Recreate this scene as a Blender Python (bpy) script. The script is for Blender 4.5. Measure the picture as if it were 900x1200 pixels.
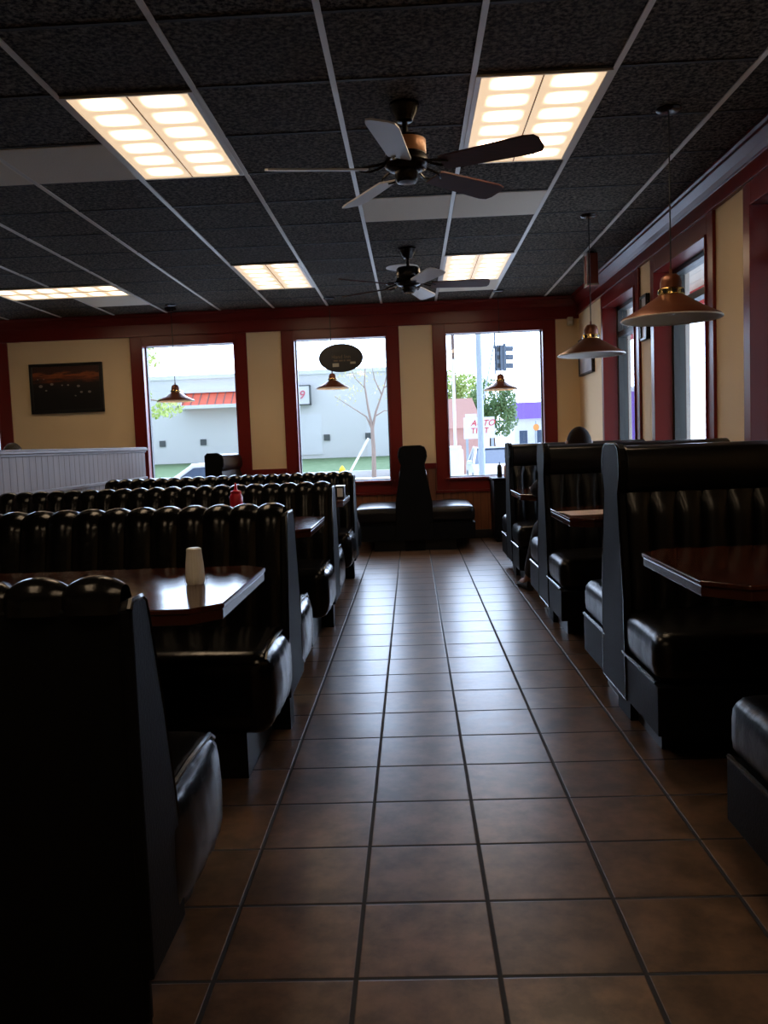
import bpy, bmesh, math, random
from mathutils import Vector, Matrix
R = math.radians
PI = math.pi
random.seed(7)
scene = bpy.context.scene
col = scene.collection
for o in list(bpy.data.objects):
    bpy.data.objects.remove(o)

# ------------------------------------------------------------------ camera
YAW, PITCH, ROLL = -0.0346, 0.0780, 0.0384
cam_d = bpy.data.cameras.new('camera')
cam_d.sensor_fit = 'VERTICAL'; cam_d.sensor_height = 36.0
cam_d.lens = 1026.86 / 1200 * 36.0
cam_d.clip_end = 500
cam = bpy.data.objects.new('camera', cam_d)
col.objects.link(cam)
f0 = Vector((math.sin(YAW), math.cos(YAW), 0)); r0 = Vector((math.cos(YAW), -math.sin(YAW), 0)); zz = Vector((0, 0, 1))
fw = f0 * math.cos(PITCH) - zz * math.sin(PITCH)
up = f0 * math.sin(PITCH) + zz * math.cos(PITCH)
rt = r0 * math.cos(ROLL) - up * math.sin(ROLL)
up2 = r0 * math.sin(ROLL) + up * math.cos(ROLL)
m = Matrix((rt, up2, -fw)).transposed().to_4x4()
m.translation = Vector((0, 0, 1.129))
cam.matrix_world = m
scene.camera = cam

# ------------------------------------------------------------------ world, sun, exposure
SKY_DIM, SKY_BRIGHT = 1.3, 8.5
w = bpy.data.worlds.new('sky'); scene.world = w
w.use_nodes = True
nt = w.node_tree; nt.nodes.clear()
bg = nt.nodes.new('ShaderNodeBackground'); wo = nt.nodes.new('ShaderNodeOutputWorld')
# hazy back-lit sky: brightest low over the street ahead, dimmer overhead and behind
tcw = nt.nodes.new('ShaderNodeTexCoord')
dt = nt.nodes.new('ShaderNodeVectorMath'); dt.operation = 'DOT_PRODUCT'; dt.inputs[1].default_value = (.36, .91, .18)
mrw = nt.nodes.new('ShaderNodeMapRange'); mrw.interpolation_type = 'SMOOTHSTEP'
mrw.inputs['From Min'].default_value = -.1; mrw.inputs['From Max'].default_value = .95
mrw.inputs['To Min'].default_value = SKY_DIM; mrw.inputs['To Max'].default_value = SKY_BRIGHT
nt.links.new(tcw.outputs['Generated'], dt.inputs[0]); nt.links.new(dt.outputs['Value'], mrw.inputs['Value'])
bg.inputs[0].default_value = (0.68, 0.84, 1.14, 1)
nt.links.new(mrw.outputs[0], bg.inputs[1])
nt.links.new(bg.outputs[0], wo.inputs[0])
vs = scene.view_settings
scene.display_settings.display_device = 'sRGB'
vs.view_transform = 'Standard'; vs.look = 'None'; vs.gamma = 1.0; vs.use_curve_mapping = False
vs.exposure = 0.45

# ------------------------------------------------------------------ materials
def mat(name, color, rough=0.5, metal=0.0, spec=0.5, bump=None, mix=None, emit=None):
    """bump=(scale, strength, detail)  mix=(color2, scale, stretch xyz)"""
    m = bpy.data.materials.new(name); m.use_nodes = True
    n = m.node_tree.nodes; l = m.node_tree.links
    b = n['Principled BSDF']
    b.inputs['Base Color'].default_value = (*color, 1); b.inputs['Roughness'].default_value = rough
    b.inputs['Metallic'].default_value = metal; b.inputs['Specular IOR Level'].default_value = spec
    tc = n.new('ShaderNodeTexCoord')
    if mix:
        mp = n.new('ShaderNodeMapping'); mp.inputs['Scale'].default_value = mix[2]
        no = n.new('ShaderNodeTexNoise'); no.inputs['Scale'].default_value = mix[1]; no.inputs['Detail'].default_value = 6
        cr = n.new('ShaderNodeValToRGB')
        cr.color_ramp.elements[0].position = .35; cr.color_ramp.elements[1].position = .68
        cr.color_ramp.elements[0].color = (*color, 1); cr.color_ramp.elements[1].color = (*mix[0], 1)
        l.new(tc.outputs['Object'], mp.inputs[0]); l.new(mp.outputs[0], no.inputs[0])
        l.new(no.outputs[0], cr.inputs[0]); l.new(cr.outputs[0], b.inputs['Base Color'])
    if bump:
        no = n.new('ShaderNodeTexNoise'); no.inputs['Scale'].default_value = bump[0]; no.inputs['Detail'].default_value = bump[2]
        bp = n.new('ShaderNodeBump'); bp.inputs['Strength'].default_value = bump[1]; bp.inputs['Distance'].default_value = .01
        l.new(tc.outputs['Object'], no.inputs[0]); l.new(no.outputs[0], bp.inputs['Height']); l.new(bp.outputs[0], b.inputs['Normal'])
    if emit:
        b.inputs['Emission Color'].default_value = (*emit[0], 1); b.inputs['Emission Strength'].default_value = emit[1]
    return m

def rgb(h):
    c = [int(h[i:i+2], 16) / 255 for i in (0, 2, 4)]
    return tuple(x / 12.92 if x <= .04045 else ((x + .055) / 1.055) ** 2.4 for x in c)

M = {}
M['vinyl'] = mat('black_vinyl', (.004, .004, .0042), .20, 0, .24, bump=(40, .07, 3))
M['vinyl_soft'] = mat('black_vinyl_worn', (.004, .004, .0044), .30, 0, .32, bump=(30, .15, 3))
M['laminate'] = mat('black_laminate', (.004, .0045, .005), .52, 0, .10, bump=(120, .1, 2))
M['toe'] = mat('black_toe_kick_tile', (.004, .004, .0045), .4, 0, .35)
M['table'] = mat('red_brown_varnished_wood', (.060, .014, .006), .13, 0, .45, mix=((.028, .007, .0035), 3.0, (2, 22, 2)), bump=(9, .05, 2))
M['table_edge'] = mat('dark_wood_edge', (.045, .012, .006), .2, 0, .5)
M['iron'] = mat('black_cast_iron', (.012, .012, .012), .45, .2, .5)
M['red_trim'] = mat('dark_red_painted_trim', (.165, .012, .009), .28, 0, .38, bump=(14, .05, 2))
M['beige'] = mat('beige_wall_paint', (.84, .64, .385), .75, 0, .3, bump=(160, .12, 3))
M['dark_ceiling_bar'] = mat('black_grid_bar', (.01, .01, .01), .6)
M['grid_bar'] = mat('grey_grid_bar', (.80, .77, .70), .4, .2, .5)
M['white_tile'] = mat('white_ceiling_tile', (.86, .79, .66), .8, 0, .3, bump=(110, .25, 4))
M['black_metal'] = mat('black_bronze_metal', (.014, .012, .011), .25, .6, .5)
M['blade_glare_rim_white'] = mat('fan_blade_glare_speaker_white', (.62, .58, .52), .4, 0, .4)  # glare painted as pale colour on some fan blades; also the white speaker rim
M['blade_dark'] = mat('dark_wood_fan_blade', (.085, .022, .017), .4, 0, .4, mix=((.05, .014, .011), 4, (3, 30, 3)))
M['motor_wood'] = mat('tan_fan_motor_band', (.36, .17, .075), .35, .3, .5)
M['copper'] = mat('brown_copper_shade', (.17, .055, .026), .36, .45, .5, bump=(20, .05, 2))
M['brass'] = mat('brass_collar', (.72, .50, .20), .2, 1.0, .5)
M['enamel'] = mat('white_enamel_liner', (.72, .70, .66), .35, 0, .5)
M['bulb_off'] = mat('frosted_bulb', (.75, .73, .68), .3, 0, .5)
M['bulb_on'] = mat('lit_bulb', (1, .8, .5), .3, 0, .5, emit=((1, .62, .30), 18))
M['alu'] = mat('grey_aluminium_frame', (.09, .10, .10), .35, .5, .5)
M['dark_frame'] = mat('black_window_frame', (.012, .012, .012), .4, .2, .5)
M['pic_frame'] = mat('black_picture_frame', (.010, .009, .008), .35, 0, .5)
M['white_plastic'] = mat('white_plastic', (.74, .72, .66), .3, 0, .5)
M['red_plastic'] = mat('red_squeeze_plastic', (.62, .012, .03), .3, 0, .5)
M['paper'] = mat('printed_paper', (.62, .50, .46), .5, 0, .4)
M['chrome'] = mat('brushed_steel', (.5, .5, .5), .3, 1, .5)
M['skin'] = mat('skin', (.30, .15, .10), .5, 0, .4)
M['hair_dark'] = mat('dark_brown_hair', (.012, .007, .005), .7, 0, .08, bump=(90, .3, 3))
M['hair_grey'] = mat('greying_hair', (.05, .042, .032), .7, 0, .1, bump=(120, .4, 3), mix=((.09, .078, .06), 60, (1, 1, 1)))
M['cloth_dark'] = mat('dark_cloth', (.012, .012, .016), .8, 0, .3, bump=(60, .2, 3))
M['cloth_brown'] = mat('dark_brown_trousers', (.02, .014, .011), .8, 0, .3, bump=(60, .2, 3))
M['white_paint'] = mat('white_exterior_wall', (.82, .80, .77), .8, 0, .3, bump=(4, .05, 2))
M['white_board'] = mat('white_sign_board', (.85, .84, .83), .6, 0, .3)
M['roof_red'] = mat('orange_red_metal_roof', (.72, .12, .06), .5, 0, .4)
M['pink_sign'] = mat('pink_red_sign_letters', (.78, .16, .22), .6, 0, .3)
M['sign_red'] = mat('red_sign_letters', (.72, .05, .06), .6, 0, .3)
M['grey_dark'] = mat('dark_grey_vent', (.10, .11, .11), .6)
M['concrete'] = mat('pale_concrete', (.62, .60, .58), .9, 0, .2, bump=(6, .1, 3))
M['asphalt'] = mat('pale_asphalt', (.42, .42, .43), .9, 0, .2)  # one even pale grey
M['grass'] = mat('green_lawn', (.08, .14, .06), .9, 0, .2, mix=((.14, .20, .10), 3, (1, 1, 1)))
M['leaf_dark'] = mat('dark_green_leaves', (.10, .19, .07), .7, 0, .3, mix=((.20, .31, .11), .8, (1, 1, 1)))
M['leaf_light'] = mat('yellow_green_leaves', (.34, .46, .10), .7, 0, .3, mix=((.52, .56, .20), 1.2, (1, 1, 1)))
M['leaf_yellow'] = mat('pale_yellow_leaves', (.66, .60, .24), .7, 0, .3)
M['bark'] = mat('pale_bark', (.36, .27, .22), .9, 0, .2)
M['bark_dark'] = mat('brown_utility_pole', (.17, .12, .10), .9, 0, .2)
M['galv'] = mat('galvanised_steel', (.42, .47, .50), .5, .2, .5)
M['signal'] = mat('grey_signal_housing', (.14, .17, .21), .5, .2, .4)
M['lens_dark'] = mat('dark_signal_lens', (.03, .035, .04), .3)
M['purple'] = mat('purple_fascia', (.28, .16, .60), .6)
M['terracotta'] = mat('pink_terracotta_roof', (.60, .33, .27), .8)
M['car_white'] = mat('white_car_paint', (.75, .77, .8), .2, 0, .5)
M['car_glass'] = mat('tinted_car_glass', (.05, .08, .14), .1, 0, .6)
M['rubber'] = mat('black_rubber', (.015, .015, .015), .7)
M['yellow_paint'] = mat('yellow_hydrant_paint', (.85, .58, .04), .5)
M['orange'] = mat('orange_sign', (.85, .35, .08), .5)
M['soffit'] = mat('pale_soffit_boards', (.66, .63, .57), .6)
M['fascia_red'] = mat('red_fascia', (.55, .05, .06), .6)
M['stucco'] = mat('grey_stucco_column', (.50, .50, .48), .9, 0, .2, bump=(30, .2, 3))
M['sign_gold'] = mat('dull_gold_lettering', (.20, .14, .08), .5)
M['sign_black'] = mat('black_sign_face', (.012, .012, .013), .35)
M['speaker_red_reflect'] = mat('speaker_case_red_reflection', (.30, .07, .045), .6)  # reddish reflection on the speaker box, put into its colour
M['card'] = mat('cream_card', (.62, .58, .42), .6)

def node_floor():
    m = bpy.data.materials.new('brown_ceramic_floor_tile'); m.use_nodes = True
    n = m.node_tree.nodes; l = m.node_tree.links; b = n['Principled BSDF']
    tc = n.new('ShaderNodeTexCoord'); sep = n.new('ShaderNodeSeparateXYZ'); l.new(tc.outputs['Object'], sep.inputs[0])
    T = .305
    def math_(op, a, v=None, c=None):
        k = n.new('ShaderNodeMath'); k.operation = op
        if hasattr(a, 'links'): l.new(a, k.inputs[0])
        else: k.inputs[0].default_value = a
        if v is not None:
            if hasattr(v, 'links'): l.new(v, k.inputs[1])
            else: k.inputs[1].default_value = v
        return k.outputs[0]
    def axis(out, off):
        a = math_('DIVIDE', math_('SUBTRACT', out, off), T)
        fr = math_('FRACT', a); fl = math_('FLOOR', a)
        d = math_('ABSOLUTE', math_('SUBTRACT', fr, .5))      # .5 on the joint
        return d, fl
    dx, ix = axis(sep.outputs[0], -1.52 * T); dy, iy = axis(sep.outputs[1], 5.806 * T)
    dm = math_('MAXIMUM', dx, dy)
    g = n.new('ShaderNodeMapRange'); g.interpolation_type = 'SMOOTHSTEP'
    g.inputs['From Min'].default_value = .476; g.inputs['From Max'].default_value = .488
    l.new(dm, g.inputs['Value'])
    cmb = n.new('ShaderNodeCombineXYZ'); l.new(ix, cmb.inputs[0]); l.new(iy, cmb.inputs[1])
    wn = n.new('ShaderNodeTexWhiteNoise'); wn.noise_dimensions = '2D'; l.new(cmb.outputs[0], wn.inputs['Vector'])
    addv = n.new('ShaderNodeVectorMath'); addv.operation = 'MULTIPLY_ADD'
    l.new(wn.outputs['Color'], addv.inputs[0]); addv.inputs[1].default_value = (9, 9, 9); l.new(tc.outputs['Object'], addv.inputs[2])
    n1 = n.new('ShaderNodeTexNoise'); n1.inputs['Scale'].default_value = 9; n1.inputs['Detail'].default_value = 8; n1.inputs['Roughness'].default_value = .65
    l.new(addv.outputs[0], n1.inputs['Vector'])
    cr = n.new('ShaderNodeValToRGB'); e = cr.color_ramp.elements
    e[0].position = .38; e[0].color = (.070, .042, .024, 1); e[1].position = .63; e[1].color = (.17, .098, .058, 1)
    l.new(n1.outputs[0], cr.inputs[0])
    hs = n.new('ShaderNodeHueSaturation'); l.new(cr.outputs[0], hs.inputs['Color'])
    mr = n.new('ShaderNodeMapRange'); mr.inputs['To Min'].default_value = .82; mr.inputs['To Max'].default_value = 1.14
    l.new(wn.outputs['Value'], mr.inputs['Value']); l.new(mr.outputs[0], hs.inputs['Value'])
    mx = n.new('ShaderNodeMix'); mx.data_type = 'RGBA'
    l.new(g.outputs[0], mx.inputs['Factor']); l.new(hs.outputs[0], mx.inputs['A']); mx.inputs['B'].default_value = (.012, .010, .009, 1)
    l.new(mx.outputs['Result'], b.inputs['Base Color'])
    rr = n.new('ShaderNodeMapRange'); rr.inputs['To Min'].default_value = .25; rr.inputs['To Max'].default_value = .36
    l.new(n1.outputs[0], rr.inputs['Value'])
    rm = math_('MAXIMUM', rr.outputs[0], math_('MULTIPLY', g.outputs[0], .8)); l.new(rm, b.inputs['Roughness'])
    b.inputs['Specular IOR Level'].default_value = .5
    h = math_('SUBTRACT', math_('MULTIPLY', n1.outputs[0], .03), g.outputs[0])
    bp = n.new('ShaderNodeBump'); bp.inputs['Strength'].default_value = .5; bp.inputs['Distance'].default_value = .0022
    l.new(h, bp.inputs['Height']); l.new(bp.outputs[0], b.inputs['Normal'])
    return m
M['floor'] = node_floor()

def node_ceiling():
    m = bpy.data.materials.new('black_speckled_ceiling_tile'); m.use_nodes = True
    n = m.node_tree.nodes; l = m.node_tree.links; b = n['Principled BSDF']
    tc = n.new('ShaderNodeTexCoord')
    no = n.new('ShaderNodeTexNoise'); no.inputs['Scale'].default_value = 48; no.inputs['Detail'].default_value = 5; no.inputs['Roughness'].default_value = .7
    l.new(tc.outputs['Object'], no.inputs['Vector'])
    cr = n.new('ShaderNodeValToRGB'); e = cr.color_ramp.elements
    e[0].position = .42; e[0].color = (.005, .0045, .004, 1); e[1].position = .70; e[1].color = (.27, .23, .175, 1)
    l.new(no.outputs[0], cr.inputs[0]); l.new(cr.outputs[0], b.inputs['Base Color'])
    b.inputs['Roughness'].default_value = .8; b.inputs['Specular IOR Level'].default_value = .15
    bp = n.new('ShaderNodeBump'); bp.inputs['Strength'].default_value = .9; bp.inputs['Distance'].default_value = .012
    l.new(no.outputs[0], bp.inputs['Height']); l.new(bp.outputs[0], b.inputs['Normal'])
    return m
M['ceiling'] = node_ceiling()

def node_grooved(name, c1, c2, axis, pitch, rough=.45):
    """vertical boards: grooves every `pitch` along an axis"""
    m = bpy.data.materials.new(name); m.use_nodes = True
    n = m.node_tree.nodes; l = m.node_tree.links; b = n['Principled BSDF']
    tc = n.new('ShaderNodeTexCoord'); sep = n.new('ShaderNodeSeparateXYZ'); l.new(tc.outputs['Object'], sep.inputs[0])
    d = n.new('ShaderNodeMath'); d.operation = 'DIVIDE'; l.new(sep.outputs[axis], d.inputs[0]); d.inputs[1].default_value = pitch
    f = n.new('ShaderNodeMath'); f.operation = 'FRACT'; l.new(d.outputs[0], f.inputs[0])
    g = n.new('ShaderNodeValToRGB'); e = g.color_ramp.elements
    e[0].position = .0; e[0].color = (0, 0, 0, 1); e[1].position = .10; e[1].color = (1, 1, 1, 1)
    l.new(f.outputs[0], g.inputs[0])
    mp = n.new('ShaderNodeMapping'); mp.inputs['Scale'].default_value = (8, 8, .8); l.new(tc.outputs['Object'], mp.inputs[0])
    no = n.new('ShaderNodeTexNoise'); no.inputs['Scale'].default_value = 3; no.inputs['Detail'].default_value = 6; l.new(mp.outputs[0], no.inputs[0])
    cr = n.new('ShaderNodeValToRGB'); e = cr.color_ramp.elements
    e[0].color = (*c1, 1); e[1].color = (*c2, 1); e[0].position = .3; e[1].position = .7; l.new(no.outputs[0], cr.inputs[0])
    mx = n.new('ShaderNodeMix'); mx.data_type = 'RGBA'; mx.inputs['A'].default_value = (c1[0] * .25, c1[1] * .25, c1[2] * .25, 1)
    l.new(g.outputs[0], mx.inputs['Factor']); l.new(cr.outputs[0], mx.inputs['B']); l.new(mx.outputs['Result'], b.inputs['Base Color'])
    b.inputs['Roughness'].default_value = rough
    bp = n.new('ShaderNodeBump'); bp.inputs['Strength'].default_value = .6; bp.inputs['Distance'].default_value = .006
    l.new(g.outputs[0], bp.inputs['Height']); l.new(bp.outputs[0], b.inputs['Normal'])
    return m
M['wains_x'] = node_grooved('brown_wood_wainscot', (.17, .055, .022), (.25, .09, .035), 0, .085)
M['wains_y'] = node_grooved('brown_wood_wainscot_side', (.17, .055, .022), (.25, .09, .035), 1, .085)
M['bead'] = node_grooved('pale_pink_brown_beadboard', (.135, .078, .05), (.18, .108, .07), 1, .105, .55)
M['bead_cap'] = mat('pale_worn_wood_cap', (.12, .072, .052), .45, 0, .35, mix=((.20, .135, .105), 3, (12, 1.5, 20)))

def node_diffuser():
    """lit troffer lens: two tubes glowing through a row of cells (local coords: x across 0..1, y along 0..1 via Generated)"""
    m = bpy.data.materials.new('lit_light_diffuser'); m.use_nodes = True
    n = m.node_tree.nodes; l = m.node_tree.links; b = n['Principled BSDF']
    tc = n.new('ShaderNodeTexCoord'); sep = n.new('ShaderNodeSeparateXYZ'); l.new(tc.outputs['Generated'], sep.inputs[0])
    def mt(op, a, v=None):
        k = n.new('ShaderNodeMath'); k.operation = op
        for i, q in enumerate((a, v)):
            if q is None: continue
            if hasattr(q, 'links'): l.new(q, k.inputs[i])
            else: k.inputs[i].default_value = q
        return k.outputs[0]
    fx = mt('FRACT', mt('MULTIPLY', sep.outputs[0], 2.0)); fy = mt('FRACT', mt('MULTIPLY', sep.outputs[1], 6.0))
    ax = mt('ABSOLUTE', mt('SUBTRACT', fx, .52)); ay = mt('ABSOLUTE', mt('SUBTRACT', fy, .42))
    ex = n.new('ShaderNodeMapRange'); ex.interpolation_type = 'SMOOTHSTEP'; l.new(ax, ex.inputs['Value'])
    ex.inputs['From Min'].default_value = .04; ex.inputs['From Max'].default_value = .40; ex.inputs['To Min'].default_value = 1; ex.inputs['To Max'].default_value = 0
    ey = n.new('ShaderNodeMapRange'); ey.interpolation_type = 'SMOOTHSTEP'; l.new(ay, ey.inputs['Value'])
    ey.inputs['From Min'].default_value = .03; ey.inputs['From Max'].default_value = .42; ey.inputs['To Min'].default_value = 1; ey.inputs['To Max'].default_value = 0
    g = mt('MULTIPLY', ex.outputs[0], ey.outputs[0])
    s = mt('ADD', mt('MULTIPLY', g, 15.0), .62)
    b.inputs['Base Color'].default_value = (.8, .75, .65, 1); b.inputs['Roughness'].default_value = .5
    b.inputs['Emission Color'].default_value = (1.0, .72, .45, 1)
    l.new(s, b.inputs['Emission Strength'])
    return m
M['diffuser'] = node_diffuser()

def node_picture():
    m = bpy.data.materials.new('dark_landscape_print'); m.use_nodes = True
    n = m.node_tree.nodes; l = m.node_tree.links; b = n['Principled BSDF']
    tc = n.new('ShaderNodeTexCoord'); sep = n.new('ShaderNodeSeparateXYZ'); l.new(tc.outputs['Generated'], sep.inputs[0])
    mp = n.new('ShaderNodeMapping'); mp.inputs['Scale'].default_value = (2.5, 1, 9); l.new(tc.outputs['Generated'], mp.inputs[0])
    no = n.new('ShaderNodeTexNoise'); no.inputs['Scale'].default_value = 2.2; no.inputs['Detail'].default_value = 6; l.new(mp.outputs[0], no.inputs[0])
    ad = n.new('ShaderNodeMath'); ad.operation = 'MULTIPLY_ADD'; l.new(no.outputs[0], ad.inputs[0]); ad.inputs[1].default_value = .35; l.new(sep.outputs[2], ad.inputs[2])
    cr = n.new('ShaderNodeValToRGB'); e = cr.color_ramp.elements
    e[0].position = 0; e[0].color = (.006, .005, .005, 1); e[1].position = 1.0; e[1].color = (.05, .018, .012, 1)
    for p, c in ((.60, (.008, .007, .007)), (.78, (.02, .012, .01)), (.88, (.15, .035, .012)), (.94, (.32, .09, .025)), (.985, (.10, .028, .014))):
        k = e.new(p); k.color = (*c, 1)
    l.new(ad.outputs[0], cr.inputs[0])
    l.new(cr.outputs[0], b.inputs['Base Color']); b.inputs['Roughness'].default_value = .35
    return m
M['print'] = node_picture()
M['print_pale'] = mat('pale_grey_print', (.45, .46, .50), .35, 0, .5, mix=((.62, .62, .64), 6, (1, 1, 1)))
M['print_lights'] = mat('pale_print_patches', (.30, .27, .24), .4)

def node_glass():
    m = bpy.data.materials.new('clear_window_glass'); m.use_nodes = True
    n = m.node_tree.nodes; l = m.node_tree.links
    n.remove(n['Principled BSDF'])
    out = n['Material Output']
    tr = n.new('ShaderNodeBsdfTransparent'); gl = n.new('ShaderNodeBsdfGlossy'); gl.inputs['Roughness'].default_value = .02
    ge = n.new('ShaderNodeNewGeometry'); d = n.new('ShaderNodeVectorMath'); d.operation = 'DOT_PRODUCT'
    l.new(ge.outputs['Normal'], d.inputs[0]); l.new(ge.outputs['Incoming'], d.inputs[1])
    a = n.new('ShaderNodeMath'); a.operation = 'ABSOLUTE'; l.new(d.outputs['Value'], a.inputs[0])
    b_ = n.new('ShaderNodeMath'); b_.operation = 'SUBTRACT'; b_.inputs[0].default_value = 1; l.new(a.outputs[0], b_.inputs[1])
    c = n.new('ShaderNodeMath'); c.operation = 'POWER'; l.new(b_.outputs[0], c.inputs[0]); c.inputs[1].default_value = 5
    fr = n.new('ShaderNodeMath'); fr.operation = 'MULTIPLY_ADD'; l.new(c.outputs[0], fr.inputs[0]); fr.inputs[1].default_value = .96; fr.inputs[2].default_value = .04
    mx = n.new('ShaderNodeMixShader'); l.new(fr.outputs[0], mx.inputs[0]); l.new(tr.outputs[0], mx.inputs[1]); l.new(gl.outputs[0], mx.inputs[2])
    tr.inputs[0].default_value = (.96, .97, .97, 1)
    l.new(mx.outputs[0], out.inputs['Surface'])
    return m
M['glass'] = node_glass()

# ------------------------------------------------------------------ mesh helpers
class MB:
    def __init__(s): s.v = []; s.f = []
    def add(s, vs_, fs):
        o = len(s.v); s.v += [tuple(p) for p in vs_]; s.f += [tuple(i + o for i in q) for q in fs]; return s
    def box(s, x0, x1, y0, y1, z0, z1):
        v = [(x, y, z) for x in (x0, x1) for y in (y0, y1) for z in (z0, z1)]
        return s.add(v, [(0, 1, 3, 2), (4, 6, 7, 5), (0, 4, 5, 1), (2, 3, 7, 6), (0, 2, 6, 4), (1, 5, 7, 3)])
    def prism(s, poly, a, b, axis=0):
        def pt(p, t):
            return {0: (t, p[0], p[1]), 1: (p[0], t, p[1]), 2: (p[0], p[1], t)}[axis]
        n = len(poly); v = [pt(p, a) for p in poly] + [pt(p, b) for p in poly]
        f = [tuple(range(n))[::-1], tuple(range(n, 2 * n))] + [(i, (i + 1) % n, n + (i + 1) % n, n + i) for i in range(n)]
        return s.add(v, f)
    def tube(s, pts, r, n=8, closed=False, cap=True):
        pts = [Vector(p) for p in pts]; k = len(pts); rr = r if isinstance(r, (list, tuple)) else [r] * k
        ring = []
        ref = None
        for i, p in enumerate(pts):
            if closed: d = pts[(i + 1) % k] - pts[i - 1]
            else: d = pts[min(i + 1, k - 1)] - pts[max(i - 1, 0)]
            d.normalize()
            if ref is None:
                ref = Vector((0, 0, 1)) if abs(d.z) < .9 else Vector((1, 0, 0))
            a = (ref - d * ref.dot(d))
            if a.length < 1e-4: a = d.orthogonal()
            a.normalize(); b = d.cross(a); ref = a
            ring.append([p + (a * math.cos(2 * PI * j / n) + b * math.sin(2 * PI * j / n)) * rr[i] for j in range(n)])
        v = [q for g in ring for q in g]; f = []
        for i in range(k if closed else k - 1):
            i2 = (i + 1) % k
            for j in range(n):
                f.append((i * n + j, i * n + (j + 1) % n, i2 * n + (j + 1) % n, i2 * n + j))
        if not closed and cap:
            f += [tuple(range(n))[::-1], tuple(range((k - 1) * n, k * n))]
        return s.add(v, f)
    def lathe(s, prof, c=(0, 0, 0), n=32, cap=True):
        v = [(c[0] + r * math.cos(2 * PI * j / n), c[1] + r * math.sin(2 * PI * j / n), c[2] + z) for r, z in prof for j in range(n)]
        f = []
        for i in range(len(prof) - 1):
            for j in range(n):
                f.append((i * n + j, i * n + (j + 1) % n, (i + 1) * n + (j + 1) % n, (i + 1) * n + j))
        if cap:
            f += [tuple(range(n))[::-1], tuple(range((len(prof) - 1) * n, len(prof) * n))]
        return s.add(v, f)
    def round_box(s, x0, x1, y0, y1, z0, z1, r, puff=0.0, n=10, fn=None):
        """box with rounded edges on a fine grid, the top swelling by `puff`"""
        bm = bmesh.new(); bmesh.ops.create_cube(bm, size=2)
        bmesh.ops.subdivide_edges(bm, edges=bm.edges[:], cuts=n, use_grid_fill=True)
        c = Vector(((x0 + x1) / 2, (y0 + y1) / 2, (z0 + z1) / 2)); h = Vector(((x1 - x0) / 2, (y1 - y0) / 2, (z1 - z0) / 2))
        def warp(t, hh):   # crowd the grid lines towards the edges
            a = abs(t); inner = 1 - min(.9, 1.2 * r / hh)
            k = 1 - 4 / (n + 1)
            q = a / k * inner if a < k else inner + (a - k) / (1 - k) * (1 - inner)
            return math.copysign(q * hh, t)
        bm.verts.ensure_lookup_table()
        vs2 = []
        for vt in bm.verts:
            p = Vector((warp(vt.co.x, h.x), warp(vt.co.y, h.y), warp(vt.co.z, h.z)))
            q = Vector((max(-h.x + r, min(h.x - r, p.x)), max(-h.y + r, min(h.y - r, p.y)), max(-h.z + r, min(h.z - r, p.z))))
            d = p - q
            if d.length > 1e-6: p = q + d.normalized() * r
            if puff and p.z > 0:
                p.z += puff * (1 - (p.x / h.x) ** 4) * (1 - (p.y / h.y) ** 2) * (p.z / h.z)
            if fn: p = fn(p, h)
            vs2.append(c + p)
        bm.verts.index_update()
        fs = [tuple(v.index for v in f.verts) for f in bm.faces]
        bm.free()
        return s.add(vs2, fs)
    def build(s, name, material, parent=None, smooth=False, bevel=0, subsurf=0, loc=None):
        me = bpy.data.meshes.new(name); me.from_pydata(s.v, [], s.f); me.update()
        bm = bmesh.new(); bm.from_mesh(me); bmesh.ops.recalc_face_normals(bm, faces=bm.faces[:]); bm.to_mesh(me); bm.free()
        me.materials.append(material)
        if smooth:
            for p in me.polygons: p.use_smooth = True
            try: me.set_sharp_from_angle(angle=R(40))
            except Exception: pass
        o = bpy.data.objects.new(name, me); col.objects.link(o)
        if parent: o.parent = parent
        if loc: o.location = loc
        if bevel:
            md = o.modifiers.new('bevel', 'BEVEL'); md.width = bevel; md.segments = 2; md.limit_method = 'ANGLE'
        return o

def tag(o, label, cat, group=None, kind=None):
    o['label'] = label; o['category'] = cat
    if group: o['group'] = group
    if kind: o['kind'] = kind
    return o
def thing(name, label, cat, loc=(0, 0, 0), rz=0, group=None):
    o = bpy.data.objects.new(name, None); col.objects.link(o); o.empty_display_size = .1
    o.location = loc; o.rotation_euler = (0, 0, rz)
    return tag(o, label, cat, group)
def struct(o):
    o['kind'] = 'structure'; return o
def kids(o): return [c for c in bpy.data.objects if c.parent == o]
def dup(root, loc, rz=0, label=None, group=None):
    def cp(o, par):
        c = o.copy(); col.objects.link(c)
        if par is not None: c.parent = par
        for k in kids(o): cp(k, c)
        return c
    c = cp(root, None)
    c.location = loc; c.rotation_euler = (0, 0, rz)
    if label: c['label'] = label
    if group: c['group'] = group
    return c
def text(s, name, material, parent, loc, rot, size, extrude=.004, shear=0, align='CENTER', width=None):
    cu = bpy.data.curves.new(name, 'FONT'); cu.body = s; cu.size = size; cu.extrude = extrude; cu.shear = shear
    cu.align_x = align; cu.align_y = 'CENTER'
    cu.materials.append(material)
    tmp = bpy.data.objects.new(name, cu); col.objects.link(tmp)
    dg = bpy.context.evaluated_depsgraph_get(); dg.update()
    me = bpy.data.meshes.new_from_object(tmp.evaluated_get(dg))
    bpy.data.objects.remove(tmp)
    if not me.materials: me.materials.append(material)
    o = bpy.data.objects.new(name, me); col.objects.link(o); o.parent = parent; o.location = loc; o.rotation_euler = rot
    return o

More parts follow.
